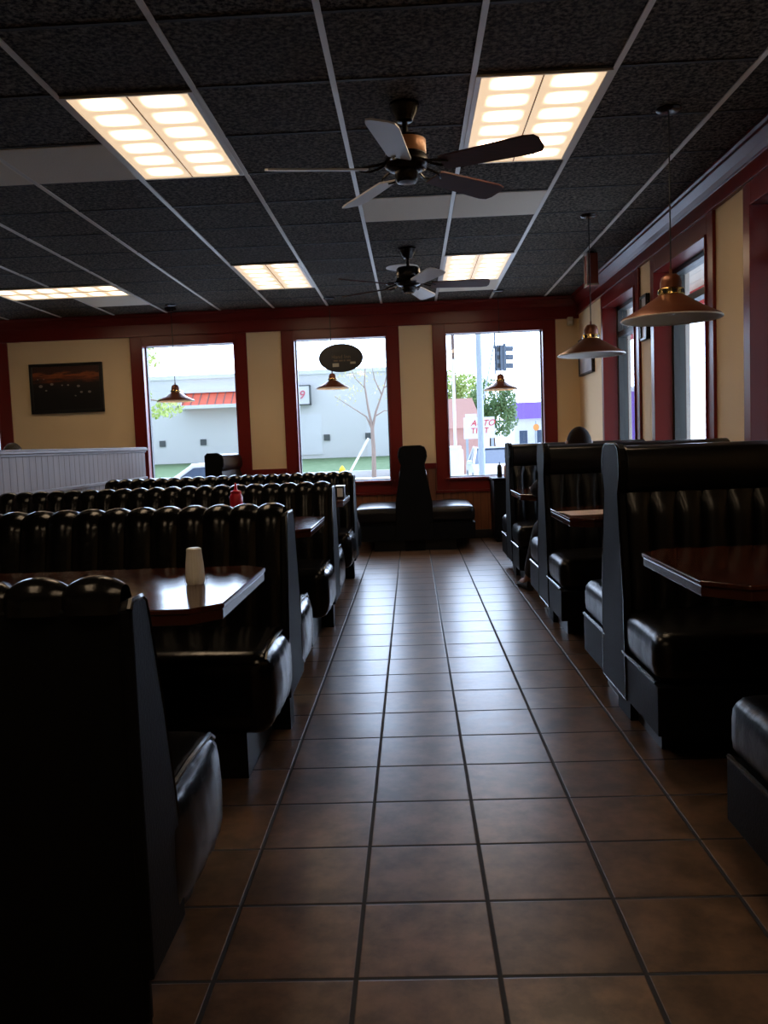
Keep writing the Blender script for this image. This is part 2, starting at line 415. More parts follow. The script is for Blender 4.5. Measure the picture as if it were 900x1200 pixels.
# ------------------------------------------------------------------ room shell
CZ = 2.7045         # ceiling
XR, YB = 1.93, 10.10  # right and back wall faces
XL, YF = -7.2, -2.6
G = .6096; GX = -2.468 * G; GY = 6.4378 * G   # ceiling grid
def gx(k): return GX + k * G
def gy(k): return GY + k * G

struct(MB().box(XL - .2, XR + .3, YF - .2, YB + .2, -.25, 0).build('floor', M['floor']))
struct(MB().box(XL - .2, XR + .3, YF - .2, YB + .2, CZ, CZ + .2).build('ceiling', M['ceiling']))
gb = MB()
for k in range(-9, 6):
    gb.box(gx(k) - .0125, gx(k) + .0125, YF, YB - .01, CZ - .007, CZ)
struct(gb.build('trim_1', M['grid_bar']))
gb = MB()
j = -11
while gy(j) < YB:
    gb.box(XL, XR, gy(j) - .010, gy(j) + .010, CZ - .004, CZ + .002); j += 1
struct(gb.build('trim_2', M['dark_ceiling_bar']))

# back wall with openings
BW = [(-5.83, -4.76), (-3.06, -1.985), (-1.315, -.24), (.41, 1.53)]   # x ranges
BZ0, BZ1 = .705, 2.355
mb = MB(); xs = XL - .2
for a, b in BW:
    mb.box(xs, a, YB, YB + .2, 0, CZ); mb.box(a, b, YB, YB + .2, 0, BZ0); mb.box(a, b, YB, YB + .2, BZ1, CZ); xs = b
mb.box(xs, XR + .3, YB, YB + .2, 0, CZ)
struct(mb.build('wall_back', M['beige']))
# right wall with openings
RW = [(3.80, 5.0), (5.73, 6.93), (7.53, 8.73)]
RZ0, RZ1 = .70, 2.37
mb = MB(); ys = YF - .2
for a, b in RW:
    mb.box(XR, XR + .2, ys, a, 0, CZ); mb.box(XR, XR + .2, a, b, 0, RZ0); mb.box(XR, XR + .2, a, b, RZ1, CZ); ys = b
mb.box(XR, XR + .2, ys, YB, 0, CZ)
struct(mb.build('wall_right', M['beige']))
struct(MB().box(XL - .2, XL, YF - .2, YB, 0, CZ).build('wall_left', M['beige']))
struct(MB().box(XL, XR, YF - .2, YF, 0, CZ).build('wall_front', M['beige']))

# crown moulding + frieze (dark red)
crown = [(0, 0), (.018, .0), (.018, .012), (.030, .020), (.045, .045), (.075, .072), (.085, .080), (.085, .098), (.098, .108), (.098, .125), (0, .125)]
crown = [(p[0], p[1]) for p in crown]
mb = MB()
mb.prism([(YB - d, CZ - .125 + z) for d, z in crown], XL, XR, 0)
struct(mb.build('trim_3', M['red_trim'], bevel=.004))
mb = MB(); mb.prism([(XR - d, CZ - .125 + z) for d, z in crown], YF, YB, 1)
struct(mb.build('trim_4', M['red_trim'], bevel=.004))
mb = MB().box(XL, XR, YB - .022, YB, 2.46, CZ - .12).box(XL, XR, YB - .030, YB, 2.452, 2.468)
struct(mb.build('trim_5', M['red_trim'], bevel=.003))
mb = MB().box(XR - .022, XR, YF, YB - .02, 2.50, CZ - .12).box(XR - .032, XR, YF, YB - .02, 2.492, 2.508)
struct(mb.build('trim_6', M['red_trim'], bevel=.003))

# window casings, one trim per window, plus frame and pane
def casing_back(i, a, b):
    d = .022; cw = .135
    mb = MB()
    mb.box(a - cw, a + .002, YB - d, YB - .001, .567, 2.451).box(b - .002, b + cw, YB - d, YB - .001, .567, 2.451)
    mb.box(a + .002, b - .002, YB - d, YB - .001, BZ1 - .002, 2.451).box(a + .002, b - .002, YB - d, YB - .001, .567, BZ0 - .024)
    mb.box(a, a + .014, YB - .036, YB + .075, BZ0, BZ1).box(b - .014, b, YB - .036, YB + .075, BZ0, BZ1)       # jambs
    mb.box(a + .014, b - .014, YB - .036, YB + .075, BZ1 - .014, BZ1 - .0005).box(a - .03, b + .03, YB - .055, YB - .023, BZ0 - .022, BZ0 + .002)
    mb.box(a + .014, b - .014, YB - .0225, YB + .075, BZ0 + .0005, BZ0 + .006)
    mb.box(a - .155, b + .155, YB - .034, YB - .001, .54, .566)
    struct(mb.build('trim_%d' % (7 + i), M['red_trim'], bevel=.004))
    win = bpy.data.objects.new('window_%d' % (i + 1), None); col.objects.link(win); win.location = ((a + b) / 2, YB + .10, BZ0); struct(win)
    hw = (b - a) / 2; H = BZ1 - BZ0; t = .026
    f = MB().box(-hw, -hw + t, -.02, .04, 0, H).box(hw - t, hw, -.02, .04, 0, H).box(-hw, hw, -.02, .04, 0, t * .6).box(-hw, hw, -.02, .04, H - t * .6, H)
    f.build('frame', M['dark_frame'], win)
    MB().box(-hw + t, hw - t, .008, .014, t * .6, H - t * .6).build('pane', M['glass'], win)
for i, (a, b) in enumerate(BW): casing_back(i, a, b)
def casing_right(i, a, b):
    d = .022; cw = .115
    mb = MB()
    mb.box(XR - d, XR - .001, a - cw, a + .002, 0.56, 2.491).box(XR - d, XR - .001, b - .002, b + cw, .56, 2.491)
    mb.box(XR - d, XR - .001, a + .002, b - .002, RZ1 - .002, 2.491).box(XR - d, XR - .001, a + .002, b - .002, .56, RZ0 - .024)
    mb.box(XR - .034, XR + .105, a, a + .014, RZ0, RZ1).box(XR - .034, XR + .105, b - .014, b, RZ0, RZ1)
    mb.box(XR - .034, XR + .105, a + .014, b - .014, RZ1 - .014, RZ1 - .0005).box(XR - .05, XR - .023, a - .03, b + .03, RZ0 - .022, RZ0 + .002)
    mb.box(XR - .0225, XR + .105, a + .014, b - .014, RZ0 + .0005, RZ0 + .006)
    struct(mb.build('trim_%d' % (12 + i), M['red_trim'], bevel=.004))
    win = bpy.data.objects.new('window_%d' % (6 + i), None); col.objects.link(win); win.location = (XR + .12, (a + b) / 2, RZ0); struct(win)
    hw = (b - a) / 2; H = RZ1 - RZ0; t = .045; tz = 1.40
    f = MB().box(-.01, .08, -hw, -hw + t, 0, H).box(-.01, .08, hw - t, hw, 0, H).box(-.01, .08, -hw, hw, 0, t).box(-.01, .08, -hw, hw, H - t, H)
    f.box(-.005, .07, -hw, hw, tz - .03, tz + .02)
    f.build('frame', M['alu'], win)
    MB().box(.03, .036, -hw + t, hw - t, t, tz - .03).build('pane', M['glass'], win)
    MB().box(.03, .036, -hw + t, hw - t, tz + .02, H - t).build('pane', M['glass'], win)
for i, (a, b) in enumerate(RW): casing_right(i, a, b)

# wainscot, chair rail, baseboard
def gaps(op, lo, hi, m_):
    out = []; s = lo
    for a, b in op: out.append((s, a - m_)); s = b + m_
    out.append((s, hi)); return [(a, b) for a, b in out if b - a > .02]
mb = MB().box(XL, XR, YB - .014, YB, .10, .545)
for a, b in gaps(BW, XL, XR, .135): mb.box(a, b, YB - .014, YB, .545, .82)
struct(mb.build('trim_18', M['wains_x']))
mb = MB()
for a, b in gaps(BW, XL, XR, .135): mb.box(a, b, YB - .03, YB, .82, .885)
struct(mb.build('trim_19', M['red_trim'], bevel=.006))
mb = MB().box(XR - .014, XR, YF, YB - .02, .10, .545)
for a, b in gaps(RW, YF, YB - .02, .115): mb.box(XR - .014, XR, a, b, .545, .82)
struct(mb.build('trim_20', M['wains_y']))
mb = MB()
for a, b in gaps(RW, YF, YB - .04, .115): mb.box(XR - .03, XR, a, b, .82, .885)
struct(mb.build('trim_21', M['red_trim'], bevel=.006))
struct(MB().box(XL, XR, YB - .025, YB, 0, .10).build('baseboard_back', M['dark_frame'], bevel=.004))
struct(MB().box(XR - .025, XR, YF, YB - .03, 0, .10).build('baseboard_right', M['dark_frame'], bevel=.004))

# beadboard half wall beside the ends of the long booths
PX, PY0, PY1, PZ = -2.74, -1.2, 8.93, 1.15
struct(MB().box(PX - .05, PX, PY0, PY1, 0, PZ).build('wall_partition', M['bead']))
mb = MB().box(PX - .075, PX + .025, PY0, PY1 + .025, PZ, PZ + .022).box(PX - .06, PX + .012, PY0, PY1 + .012, PZ - .018, PZ).box(PX - .068, PX + .018, PY0, PY1 + .018, PZ + .022, PZ + .034)
struct(mb.build('trim_22', M['bead_cap'], bevel=.004))
struct(MB().box(PX, PX + .018, PY0, PY1, .855, .885).build('trim_23', M['bead_cap'], bevel=.004))

# ------------------------------------------------------------------ ceiling lights and pale tiles
def light_fixture(label, x0, x1, y0, y1, rot=False):
    cx, cy = (x0 + x1) / 2, (y0 + y1) / 2
    t = thing('ceiling_light', label, 'ceiling light', (cx, cy, CZ), R(90) if rot else 0, 'recessed fluorescent ceiling lights')
    hw, hl = (x1 - x0) / 2, (y1 - y0) / 2
    if rot: hw, hl = hl, hw
    f = MB(); a = .034
    f.box(-hw + .01, -hw + a, -hl + .01, hl - .01, -.014, 0).box(hw - a, hw - .01, -hl + .01, hl - .01, -.014, 0)
    f.box(-hw + a, hw - a, -hl + .01, -hl + .022, -.014, 0).box(-hw + a, hw - a, hl - .022, hl - .01, -.014, 0)
    f.build('frame', M['grid_bar'], t)
    MB().box(-hw + a, hw - a, -hl + .022, hl - .022, -.010, -.002).build('diffuser', M['diffuser'], t)
    MB().box(-.003, .003, -hl + .022, hl - .022, -.013, -.0095).build('center_bar', M['motor_wood'], t)
    return t
light_fixture('bright fluorescent ceiling light nearest on the left, beside the grey ceiling tiles', gx(0), gx(1), gy(0), gy(2))
light_fixture('bright fluorescent ceiling light nearest on the right, behind the near fan blades', gx(3), gx(4), gy(0), gy(2))
light_fixture('lit ceiling light far along the middle left bay, near the back wall crown', gx(0), gx(1), gy(6), gy(8))
light_fixture('lit ceiling light behind the far fan, above the window with the traffic signal', gx(3), gx(4), gy(6), gy(8))
light_fixture('lit ceiling light lying crosswise far left, above the framed picture', gx(-4), gx(-2), gy(7), gy(8), True)
light_fixture('ceiling light of the near left row, overhead and out of the frame', gx(0), gx(1), gy(-6), gy(-4))
light_fixture('ceiling light of the near right row, overhead and out of the frame', gx(3), gx(4), gy(-6), gy(-4))
def pale_tile(label, k, j):
    mb = MB().box(gx(k) + .014, gx(k + 1) - .014, gy(j) + .012, gy(j + 1) - .012, CZ - .008, CZ)
    o = mb.build('ceiling_tile', M['white_tile'], bevel=.003)
    tag(o, label, 'ceiling tile', 'pale replacement ceiling tiles')
pale_tile('pale grey ceiling tile directly behind the near fan, left of its twin tile', 2, 3)
pale_tile('pale ceiling tile past the near right light, under the dark fan blade', 3, 3)
pale_tile('grey ceiling tile beside the near left ceiling light', -1, 1)
pale_tile('grey ceiling tile cut by the left edge of the photo', -2, 1)
pale_tile('pale ceiling tile just behind the crosswise light above the framed picture', -3, 8)
pale_tile('pale ceiling tile between the far right light and the back wall', 3, 8)

# ------------------------------------------------------------------ booths
def path_resample(pts, n):
    P = [Vector(p) for p in pts]; L = [0]
    for a, b in zip(P, P[1:]): L.append(L[-1] + (b - a).length)
    out = []
    for i in range(n):
        s = L[-1] * i / (n - 1); k = 0
        while k < len(L) - 2 and L[k + 1] < s: k += 1
        out.append(P[k].lerp(P[k + 1], (s - L[k]) / max(1e-9, L[k + 1] - L[k])))
    return out
def channel_sheet(mb, x0, x1, path, nch, depth, per=8, nv=26, power=2.2, fade=False, taper=None):
    """padded vertical channels following a (y,z) path; the path's left side is outward"""
    P = path_resample(path, nv)
    N = []
    for i in range(nv):
        d = (P[min(i + 1, nv - 1)] - P[max(i - 1, 0)]).normalized(); N.append(Vector((-d.y, d.x)))
    # smooth the normals round the bends
    for _ in range(2):
        N = [(N[max(i - 1, 0)] + N[i] * 2 + N[min(i + 1, nv - 1)]).normalized() for i in range(nv)]
    us = []
    for c in range(nch):
        for k in range(per): us.append((c, k / per))
    us.append((nch - 1, 1.0))
    v = []
    for c, t in us:
        x = x0 + (x1 - x0) * (c + t) / nch
        bul = depth * (1 - abs(2 * t - 1) ** power)
        for i in range(nv):
            q = bul
            if fade: q *= min(1, min(i, nv - 1 - i) / 4 + .15)
            if taper: q *= taper(i / (nv - 1))
            p = P[i] + N[i] * q
            v.append((x, p.x, p.y))
    f = []
    for a in range(len(us) - 1):
        for i in range(nv - 1):
            f.append((a * nv + i, (a + 1) * nv + i, (a + 1) * nv + i + 1, a * nv + i + 1))
    mb.add(v, f)

def outline_offset(pts, x): return [(x, p[0], p[1]) for p in pts]

def long_booth(label, loc, single=False):
    """long channel-back booth of the left side; local +x runs from the aisle end into the row; after the half turn the seats face +y and -y"""
    t = thing('booth', label, 'booth', loc, R(180), 'long channel back booths')
    L = 2.10
    def seat(sy):
        s = 1 if sy > 0 else -1
        def slope(p, h):
            p.z -= 0.012 * (p.y * s < 0); return p
        y0, y1 = (.10, .625)
        a, b = (y0, y1) if s > 0 else (-y1, -y0)
        def pleat(p, h):
            if p.x < -h.x + .05:
                p.x -= .022 * max(0, 1 - (p.y / h.y) ** 2) * max(0, 1 - (p.z / h.z) ** 2) - .006 * abs(math.sin(p.y * 30))
            return p
        c = MB().round_box(.004, L, a, b, .165, .445, .055, .022, 12, pleat).build('seat', M['vinyl'], t, True)
        yy = [(a + .03, .441), ((a + b) / 2, .449), (b - .06, .441), (b - .022, .42)] if s > 0 else [(a + .022, .42), (a + .06, .441), ((a + b) / 2, .449), (b - .03, .441)]
        MB().tube(outline_offset(yy, .022), .0065, 6).build('piping', M['vinyl'], c, True)
    if not single: seat(1); seat(-1)
    else: seat(-1)
    # upholstered back, channels roll over the top
    half = [(.175, .40), (.135, .62), (.095, .80), (.078, .86), (.050, .888), (.0, .896)]
    if single:
        path = [(-.165, .40), (-.115, .62), (-.075, .80), (-.062, .86), (-.045, .893), (-.018, .900), (.004, .888), (.010, .85)]
    else:
        path = [(-p[0], p[1]) for p in half] + [(p[0], p[1]) for p in half[::-1]][1:]
    mb = MB(); channel_sheet(mb, .022, L, path, 20, .017, 10, 44, 2.2)
    mb.build('channel_back', M['vinyl'], t, True)
    if single:
        MB().box(.012, L, -.01, .012, .10, .862).build('back_panel', M['laminate'], t, bevel=.006)
        poly = [(-.205, .185), (-.195, .40), (-.14, .64), (-.085, .82), (-.070, .862), (-.05, .872), (.004, .872), (.016, .858), (.016, .185)]
    else:
        poly = [(-.20, .17), (-.19, .40), (-.15, .62), (-.108, .80), (-.088, .862), (-.06, .872), (.06, .872), (.088, .862), (.108, .80), (.15, .62), (.19, .40), (.20, .17)]
    e = MB().prism(poly, 0, .024, 0).build('end_panel', M['laminate'], t, bevel=.005)
    MB().tube(outline_offset(poly[1:-1], .004), .006, 6).build('edge_piping', M['vinyl'], e, True)
    MB().box(.03, L, *((-.05, -.011) if single else (-.05, .05)), .0, .60).build('core', M['laminate'], t)
    MB().box(.105, L, *((-.56, .0) if single else (-.56, .56)), 0, .19).build('toe_kick', M['toe'], t)
    return t
PXE = -.495
b1 = long_booth('single long black vinyl booth nearest the camera, plain dark rear side showing', (PXE, 1.50, 0), True)
b2 = long_booth('long black channel back booth behind the table with the white shaker', (PXE, 3.475, 0))
dup(b2, (PXE, 5.425, 0), R(180), 'long black channel back booth behind the red squeeze bottle')
dup(b2, (PXE, 7.375, 0), R(180), 'farthest long black channel back booth, below the oval hanging sign')

def roll_booth(label, loc, rz, L, nch, single=0, group='black booths with a padded head roll'):
    """booth with padded head roll and vertical channels; single = 0 both sides, +1/-1 only the local +y / -y side"""
    t = thing('booth', label, 'booth', loc, rz, group)
    sides = (1, -1) if single == 0 else (single,)
    wd = 1.0 if single == 0 else .0
    for s in sides:
        a, b = (.13, .63) if s > 0 else (-.63, -.13)
        def pleat(p, h):
            if p.x < -h.x + .06: p.x += .007 * abs(math.sin((p.y + .3) * 30)) ** .5
            return p
        c = MB().round_box(0, L, a, b, .285, .455, .05, .018, 12, pleat).build('seat', M['vinyl_soft'], t, True)
        MB().tube([(.006, a + .03, .292), (.003, b - .02, .292)], .007, 6).build('piping', M['vinyl'], c, True)
        bp = MB().box(.004, L, a, b, .115, .282)
        bp.build('base_panel', M['laminate'], t, bevel=.004)
        half = [(.165, .42), (.135, .62), (.112, .80), (.102, .905)]
        path = [(-p[0], p[1]) for p in half] if s < 0 else [(p[0], p[1]) for p in half[::-1]]
        mb = MB(); channel_sheet(mb, .03, L, path, nch, .030, 8, 22, 3.0, True)
        mb.build('channel_back', M['vinyl_soft'], t, True)
    # head roll
    if single == 0:
        roll = [(-.105, .90), (-.13, .925), (-.14, .97), (-.138, 1.03), (-.118, 1.068), (-.08, 1.083), (.08, 1.083), (.118, 1.068), (.138, 1.03), (.14, .97), (.13, .925), (.105, .90)]
        poly = [(-.20, .115), (-.185, .50), (-.118, .90), (-.135, .94), (-.146, .98), (-.143, 1.03), (-.125, 1.075), (-.085, 1.092),
                (.085, 1.092), (.125, 1.075), (.143, 1.03), (.146, .98), (.135, .94), (.118, .90), (.185, .50), (.20, .115)]
        cy = (-.13, .13)
    else:
        s = single
        roll = [(-.03 * s, .90), (.105 * s, .90), (.13 * s, .925), (.14 * s, .97), (.138 * s, 1.03), (.118 * s, 1.068), (.08 * s, 1.083), (-.01 * s, 1.083), (-.03 * s, 1.06)]
        poly = [(-.045 * s, .115), (.20 * s, .115), (.185 * s, .50), (.118 * s, .90), (.135 * s, .94), (.146 * s, .98), (.143 * s, 1.03), (.125 * s, 1.075), (.085 * s, 1.092), (-.02 * s, 1.092), (-.045 * s, 1.07)]
        cy = (-.04, .13) if s > 0 else (-.13, .04)
    MB().prism(roll, .03, L, 0).build('head_roll', M['vinyl_soft'], t, True, bevel=.012)
    e = MB().prism(poly, 0, .032, 0).build('end_panel', M['laminate'], t, bevel=.004)
    MB().tube(outline_offset(poly, .003), .0055, 6, True).build('edge_piping', M['vinyl'], e, True)
    MB().box(.04, L, cy[0] * .8, cy[1] * .8, 0, .90).build('core', M['laminate'], t)
    ty = (-.43, .43) if single == 0 else ((-.04, .43) if single > 0 else (-.43, .04))
    MB().box(.07, L, ty[0], ty[1], 0, .12).build('toe_kick', M['toe'], t)
    return t
RX = .785; RL = XR - .03 - RX
r1 = roll_booth('tall black booth standing behind the nearest table on the right', (RX, 3.52, 0), 0, RL, 11)
dup(r1, (RX, 1.62, 0), 0, 'black booth nearest on the right, only a seat end showing at the photo edge')
dup(r1, (RX, 5.42, 0), 0, 'black booth on the right behind the table with the paper menu')
dup(r1, (RX, 7.32, 0), 0, 'last black booth on the right, nearest the back wall')
roll_booth('black double bench seen end on, standing under the back wall between two windows', (0, 9.06, 0), R(90), YB - .03 - 9.06, 10)
rb = roll_booth('black booth with ribbed back standing against the window with the red awning view', (-2.10, 9.02, 0), R(90), YB - .03 - 9.02, 14, -1)
dup(rb, (-4.73, 9.02, 0), R(90), 'black booth behind the beadboard half wall where a person sits')

# ------------------------------------------------------------------ tables
def table(label, loc, L, cham, group):
    t = thing('table', label, 'table', loc, 0, group)
    w_ = .385
    def corner(x, y, sx, sy):
        if cham: return [(x, y - sy * cham), (x - sx * cham, y)] if sx * sy > 0 else [(x - sx * cham, y), (x, y - sy * cham)]
    h = L / 2
    poly = []
    for sx, sy in ((1, 1), (-1, 1), (-1, -1), (1, -1)):
        c = [(sx * h, sy * (w_ - cham)), (sx * (h - cham), sy * w_)]
        if sx * sy < 0: c = c[::-1]
        if sx * sy < 0: poly += c
        else: poly += c
    # round the corners a little
    top = MB().prism(poly, .728, .742, 2).build('tabletop', M['table'], t, bevel=.004)
    inner = [(x * (1 - .004 / h), y * (1 - .004 / w_)) for x, y in poly]
    MB().prism(inner, .700, .728, 2).build('edge_band', M['table_edge'], top, bevel=.003)
    for sx in (-1, 1):
        c = sx * (h - .42)
        MB().lathe([(.035, .06), (.035, .68)], (c, 0, 0), 16).build('column', M['iron'], t, True)
        MB().box(c - .05, c + .05, -.28, .28, 0, .045).box(c - .11, c + .11, -.045, .045, 0, .045).build('foot', M['iron'], t, bevel=.01)
        MB().box(c - .12, c + .12, -.2, .2, .68, .70).build('bracket', M['iron'], t, bevel=.003)
    return t
LT = 2.12
lx = -.49 - LT / 2
ta = table('red brown wooden table holding the white shaker', (lx, 2.495, 0), LT, .07, 'tables of the long booths')
dup(ta, (lx, 4.45, 0), 0, 'red brown wooden table holding the red squeeze bottle')
dup(ta, (lx, 6.40, 0), 0, 'red brown wooden table holding the napkin dispenser')
RT = XR - .035 - .735; rx = .735 + RT / 2
tb = table('red brown wooden table nearest on the right, bare', (rx, 2.57, 0), RT, .095, 'tables of the window booths')
dup(tb, (rx, 4.47, 0), 0, 'red brown wooden table on the right with a paper menu on it')
dup(tb, (rx, 6.37, 0), 0, 'farthest red brown wooden table on the right, where a person rests an arm')

# ------------------------------------------------------------------ things on the tables
TZ = .742
t = thing('shaker', 'white fluted tapered shaker standing on the near left table', 'shaker', (-.645, 2.515, TZ))
n = 20; prof = [(.0235, 0), (.0265, .006), (.0272, .02), (.0255, .055), (.0215, .094)]
v = []; f = []
for r_, z in prof:
    for k in range(n * 3):
        a = 2 * PI * k / (n * 3); q = r_ * (1 + .03 * math.cos(n * a)); v.append((q * math.cos(a), q * math.sin(a), z))
q = n * 3
for i in range(len(prof) - 1):
    for k in range(q): f.append((i * q + k, i * q + (k + 1) % q, (i + 1) * q + (k + 1) % q, (i + 1) * q + k))
f.append(tuple(range(q))[::-1])
MB().add(v, f).build('body', M['white_plastic'], t, True)
MB().lathe([(.0215, .094), (.0222, .096), (.0218, .103), (.016, .106)], (0, 0, 0), 32).build('lid', M['white_plastic'], t, True)

def squeeze_bottle(label, loc, material, s=1.0, name='squeeze_bottle', cat='bottle'):
    t = thing(name, label, cat, loc)
    MB().lathe([(.030 * s, 0), (.034 * s, .008 * s), (.034 * s, .05 * s), (.033 * s, .10 * s), (.034 * s, .145 * s), (.026 * s, .158 * s)], (0, 0, 0), 24).build('body', material, t, True)
    MB().lathe([(.027 * s, .158 * s), (.027 * s, .172 * s), (.010 * s, .178 * s), (.004 * s, .212 * s), (.003 * s, .214 * s)], (0, 0, 0), 20).build('nozzle', material, t, True)
    return t
squeeze_bottle('red plastic squeeze bottle on the second left table, showing above a booth back', (-.912, 4.47, TZ), M['red_plastic'])
t = thing('napkin_dispenser', 'small dark napkin dispenser with pale edge on the third left table', 'napkin dispenser', (-.535, 6.40, TZ))
MB().box(-.032, .032, -.05, .05, 0, .085).build('case', M['dark_frame'], t, bevel=.006)
MB().box(-.034, .034, -.053, .053, .085, .093).build('face_plate', M['chrome'], t, bevel=.003)
MB().box(-.020, .020, -.056, -.049, .012, .075).build('napkin_stack', M['white_plastic'], t, bevel=.002)

mn = MB()
for s, (y0, z0, y1, z1) in enumerate(((-.12, .002, 0, .006), (0, .006, .12, .003))):
    v = [(-.19, y0, z0), (.17, y0, z0), (.17, y1, z1), (-.19, y1, z1)]
    mn.add(v + [(x, y, z + .003) for x, y, z in v], [(0, 1, 2, 3), (7, 6, 5, 4), (0, 4, 5, 1), (1, 5, 6, 2), (2, 6, 7, 3), (3, 7, 4, 0)])
o = mn.build('menu', M['paper'], None); o.location = (.93, 4.40, TZ); o.rotation_euler = (0, 0, R(8))
tag(o, 'pale paper menu lying on the second table by the right windows', 'menu')

t = thing('cabinet', 'low black cabinet against the back wall, partly behind the last right booth', 'cabinet', (1.15, 9.82, 0))
MB().box(-.27, .27, -.22, .24, .05, .68).build('body', M['laminate'], t, bevel=.005)
MB().box(-.285, .285, -.235, .245, .68, .705).build('top', M['laminate'], t, bevel=.004)
MB().box(-.25, .25, -.19, .22, 0, .05).build('plinth', M['toe'], t)
for s in (-1, 1):
    d = MB().box(s * .135 - .128, s * .135 + .128, -.236, -.221, .07, .66).build('door', M['laminate'], t, bevel=.003)
    MB().tube([(s * .03, -.248, .40), (s * .03, -.248, .50)], .006, 8).build('handle', M['chrome'], d)
squeeze_bottle('dark sauce bottle standing on the low black cabinet', (.965, 9.80, .705), M['rubber'], .8, 'sauce_bottle')
squeeze_bottle('reddish sauce bottle standing on the low black cabinet beside the dark one', (1.04, 9.82, .705), M['terracotta'], .75, 'sauce_bottle')

# ------------------------------------------------------------------ ceiling fans
def fan(label, loc, phase, pale, band):
    t = thing('ceiling_fan', label, 'ceiling fan', loc, 0, 'black five blade ceiling fans')
    MB().lathe([(.070, 0), (.072, -.012), (.066, -.022), (.066, -.030), (.045, -.062), (.040, -.078), (.030, -.084)], (0, 0, 0), 32).build('canopy', M['black_metal'], t, True)
    MB().lathe([(.013, -.08), (.013, -.16)], (0, 0, 0), 16).build('downrod', M['black_metal'], t, True)
    mz = -.15
    mo = MB().lathe([(.03, mz), (.085, mz - .006), (.094, mz - .016), (.094, mz - .085), (.100, mz - .092), (.108, mz - .12), (.095, mz - .145), (.06, mz - .16)], (0, 0, 0), 36).build('motor', M['black_metal'], t, True)
    MB().lathe([(.0945, mz - .018), (.096, mz - .022), (.096, mz - .078), (.0945, mz - .082)], (0, 0, 0), 36, False).build('motor_band', M[band], mo, True)
    MB().lathe([(.055, mz - .155), (.055, mz - .195), (.045, mz - .208), (.02, mz - .212)], (0, 0, 0), 28).build('switch_housing', M['black_metal'], t, True)
    bz = mz - .150
    for k in range(5):
        a = phase + k * 2 * PI / 5
        ca, sa = math.cos(a), math.sin(a)
        def W(r, s_, z): return (r * ca - s_ * sa, r * sa + s_ * ca, z)
        ib = MB()
        # scrolled blade iron: two curved bars and a plate
        for s in (-1, 1):
            pts = [W(.09, s * .012, bz + .03), W(.13, s * .035, bz + .014), (W(.165, s * .045, bz + .004)), W(.20, s * .03, bz), W(.22, s * .012, bz)]
            ib.tube(pts, .006, 6)
        iron = ib.build('blade_iron', M['black_metal'], t, True)
        # blade: pitched board with rounded tip
        outl = [(.185, -.050), (.20, -.056), (.60, -.072), (.645, -.062), (.66, -.035), (.66, .035), (.645, .062), (.60, .072), (.20, .056), (.185, .050)]
        tilt = R(-14)
        vb = []
        for dz in (-.004, .004):
            for r_, s_ in outl: vb.append(W(r_, s_ * math.cos(tilt), bz + dz + s_ * math.sin(tilt)))
        n_ = len(outl)
        fb = [tuple(range(n_))[::-1], tuple(range(n_, 2 * n_))] + [(i, (i + 1) % n_, n_ + (i + 1) % n_, n_ + i) for i in range(n_)]
        MB().add(vb, fb).build('blade', M['blade_glare_rim_white'] if k in pale else M['blade_dark'], t)  # the pale blades carry window glare in their colour
    return t
fan('black ceiling fan nearest the camera, two dark red blades and three painted pale with glare', (.02, 4.23, CZ), R(-27), (2, 3, 4), 'motor_wood')
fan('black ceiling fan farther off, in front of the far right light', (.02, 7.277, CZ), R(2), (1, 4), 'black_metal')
t = thing('ceiling_speaker', 'round white ceiling speaker behind the far fan', 'speaker', (-.03, 8.03, CZ))
MB().lathe([(.145, 0), (.148, -.006), (.13, -.012), (.125, -.012)], (0, 0, 0), 40).build('rim', M['blade_glare_rim_white'], t, True)
MB().lathe([(.125, -.006), (.06, -.011), (.004, -.012)], (0, 0, 0), 40).build('grille', M['white_tile'], t, True)
t = thing('smoke_detector', 'small dark round detector on the ceiling near the back wall, above the left window', 'smoke detector', (-2.6, 9.70, CZ))
MB().lathe([(.062, 0), (.064, -.012), (.055, -.024)], (0, 0, 0), 28).build('base', M['black_metal'], t, True)
MB().lathe([(.042, -.024), (.036, -.036), (.01, -.040)], (0, 0, 0), 28).build('cover', M['black_metal'], t, True)

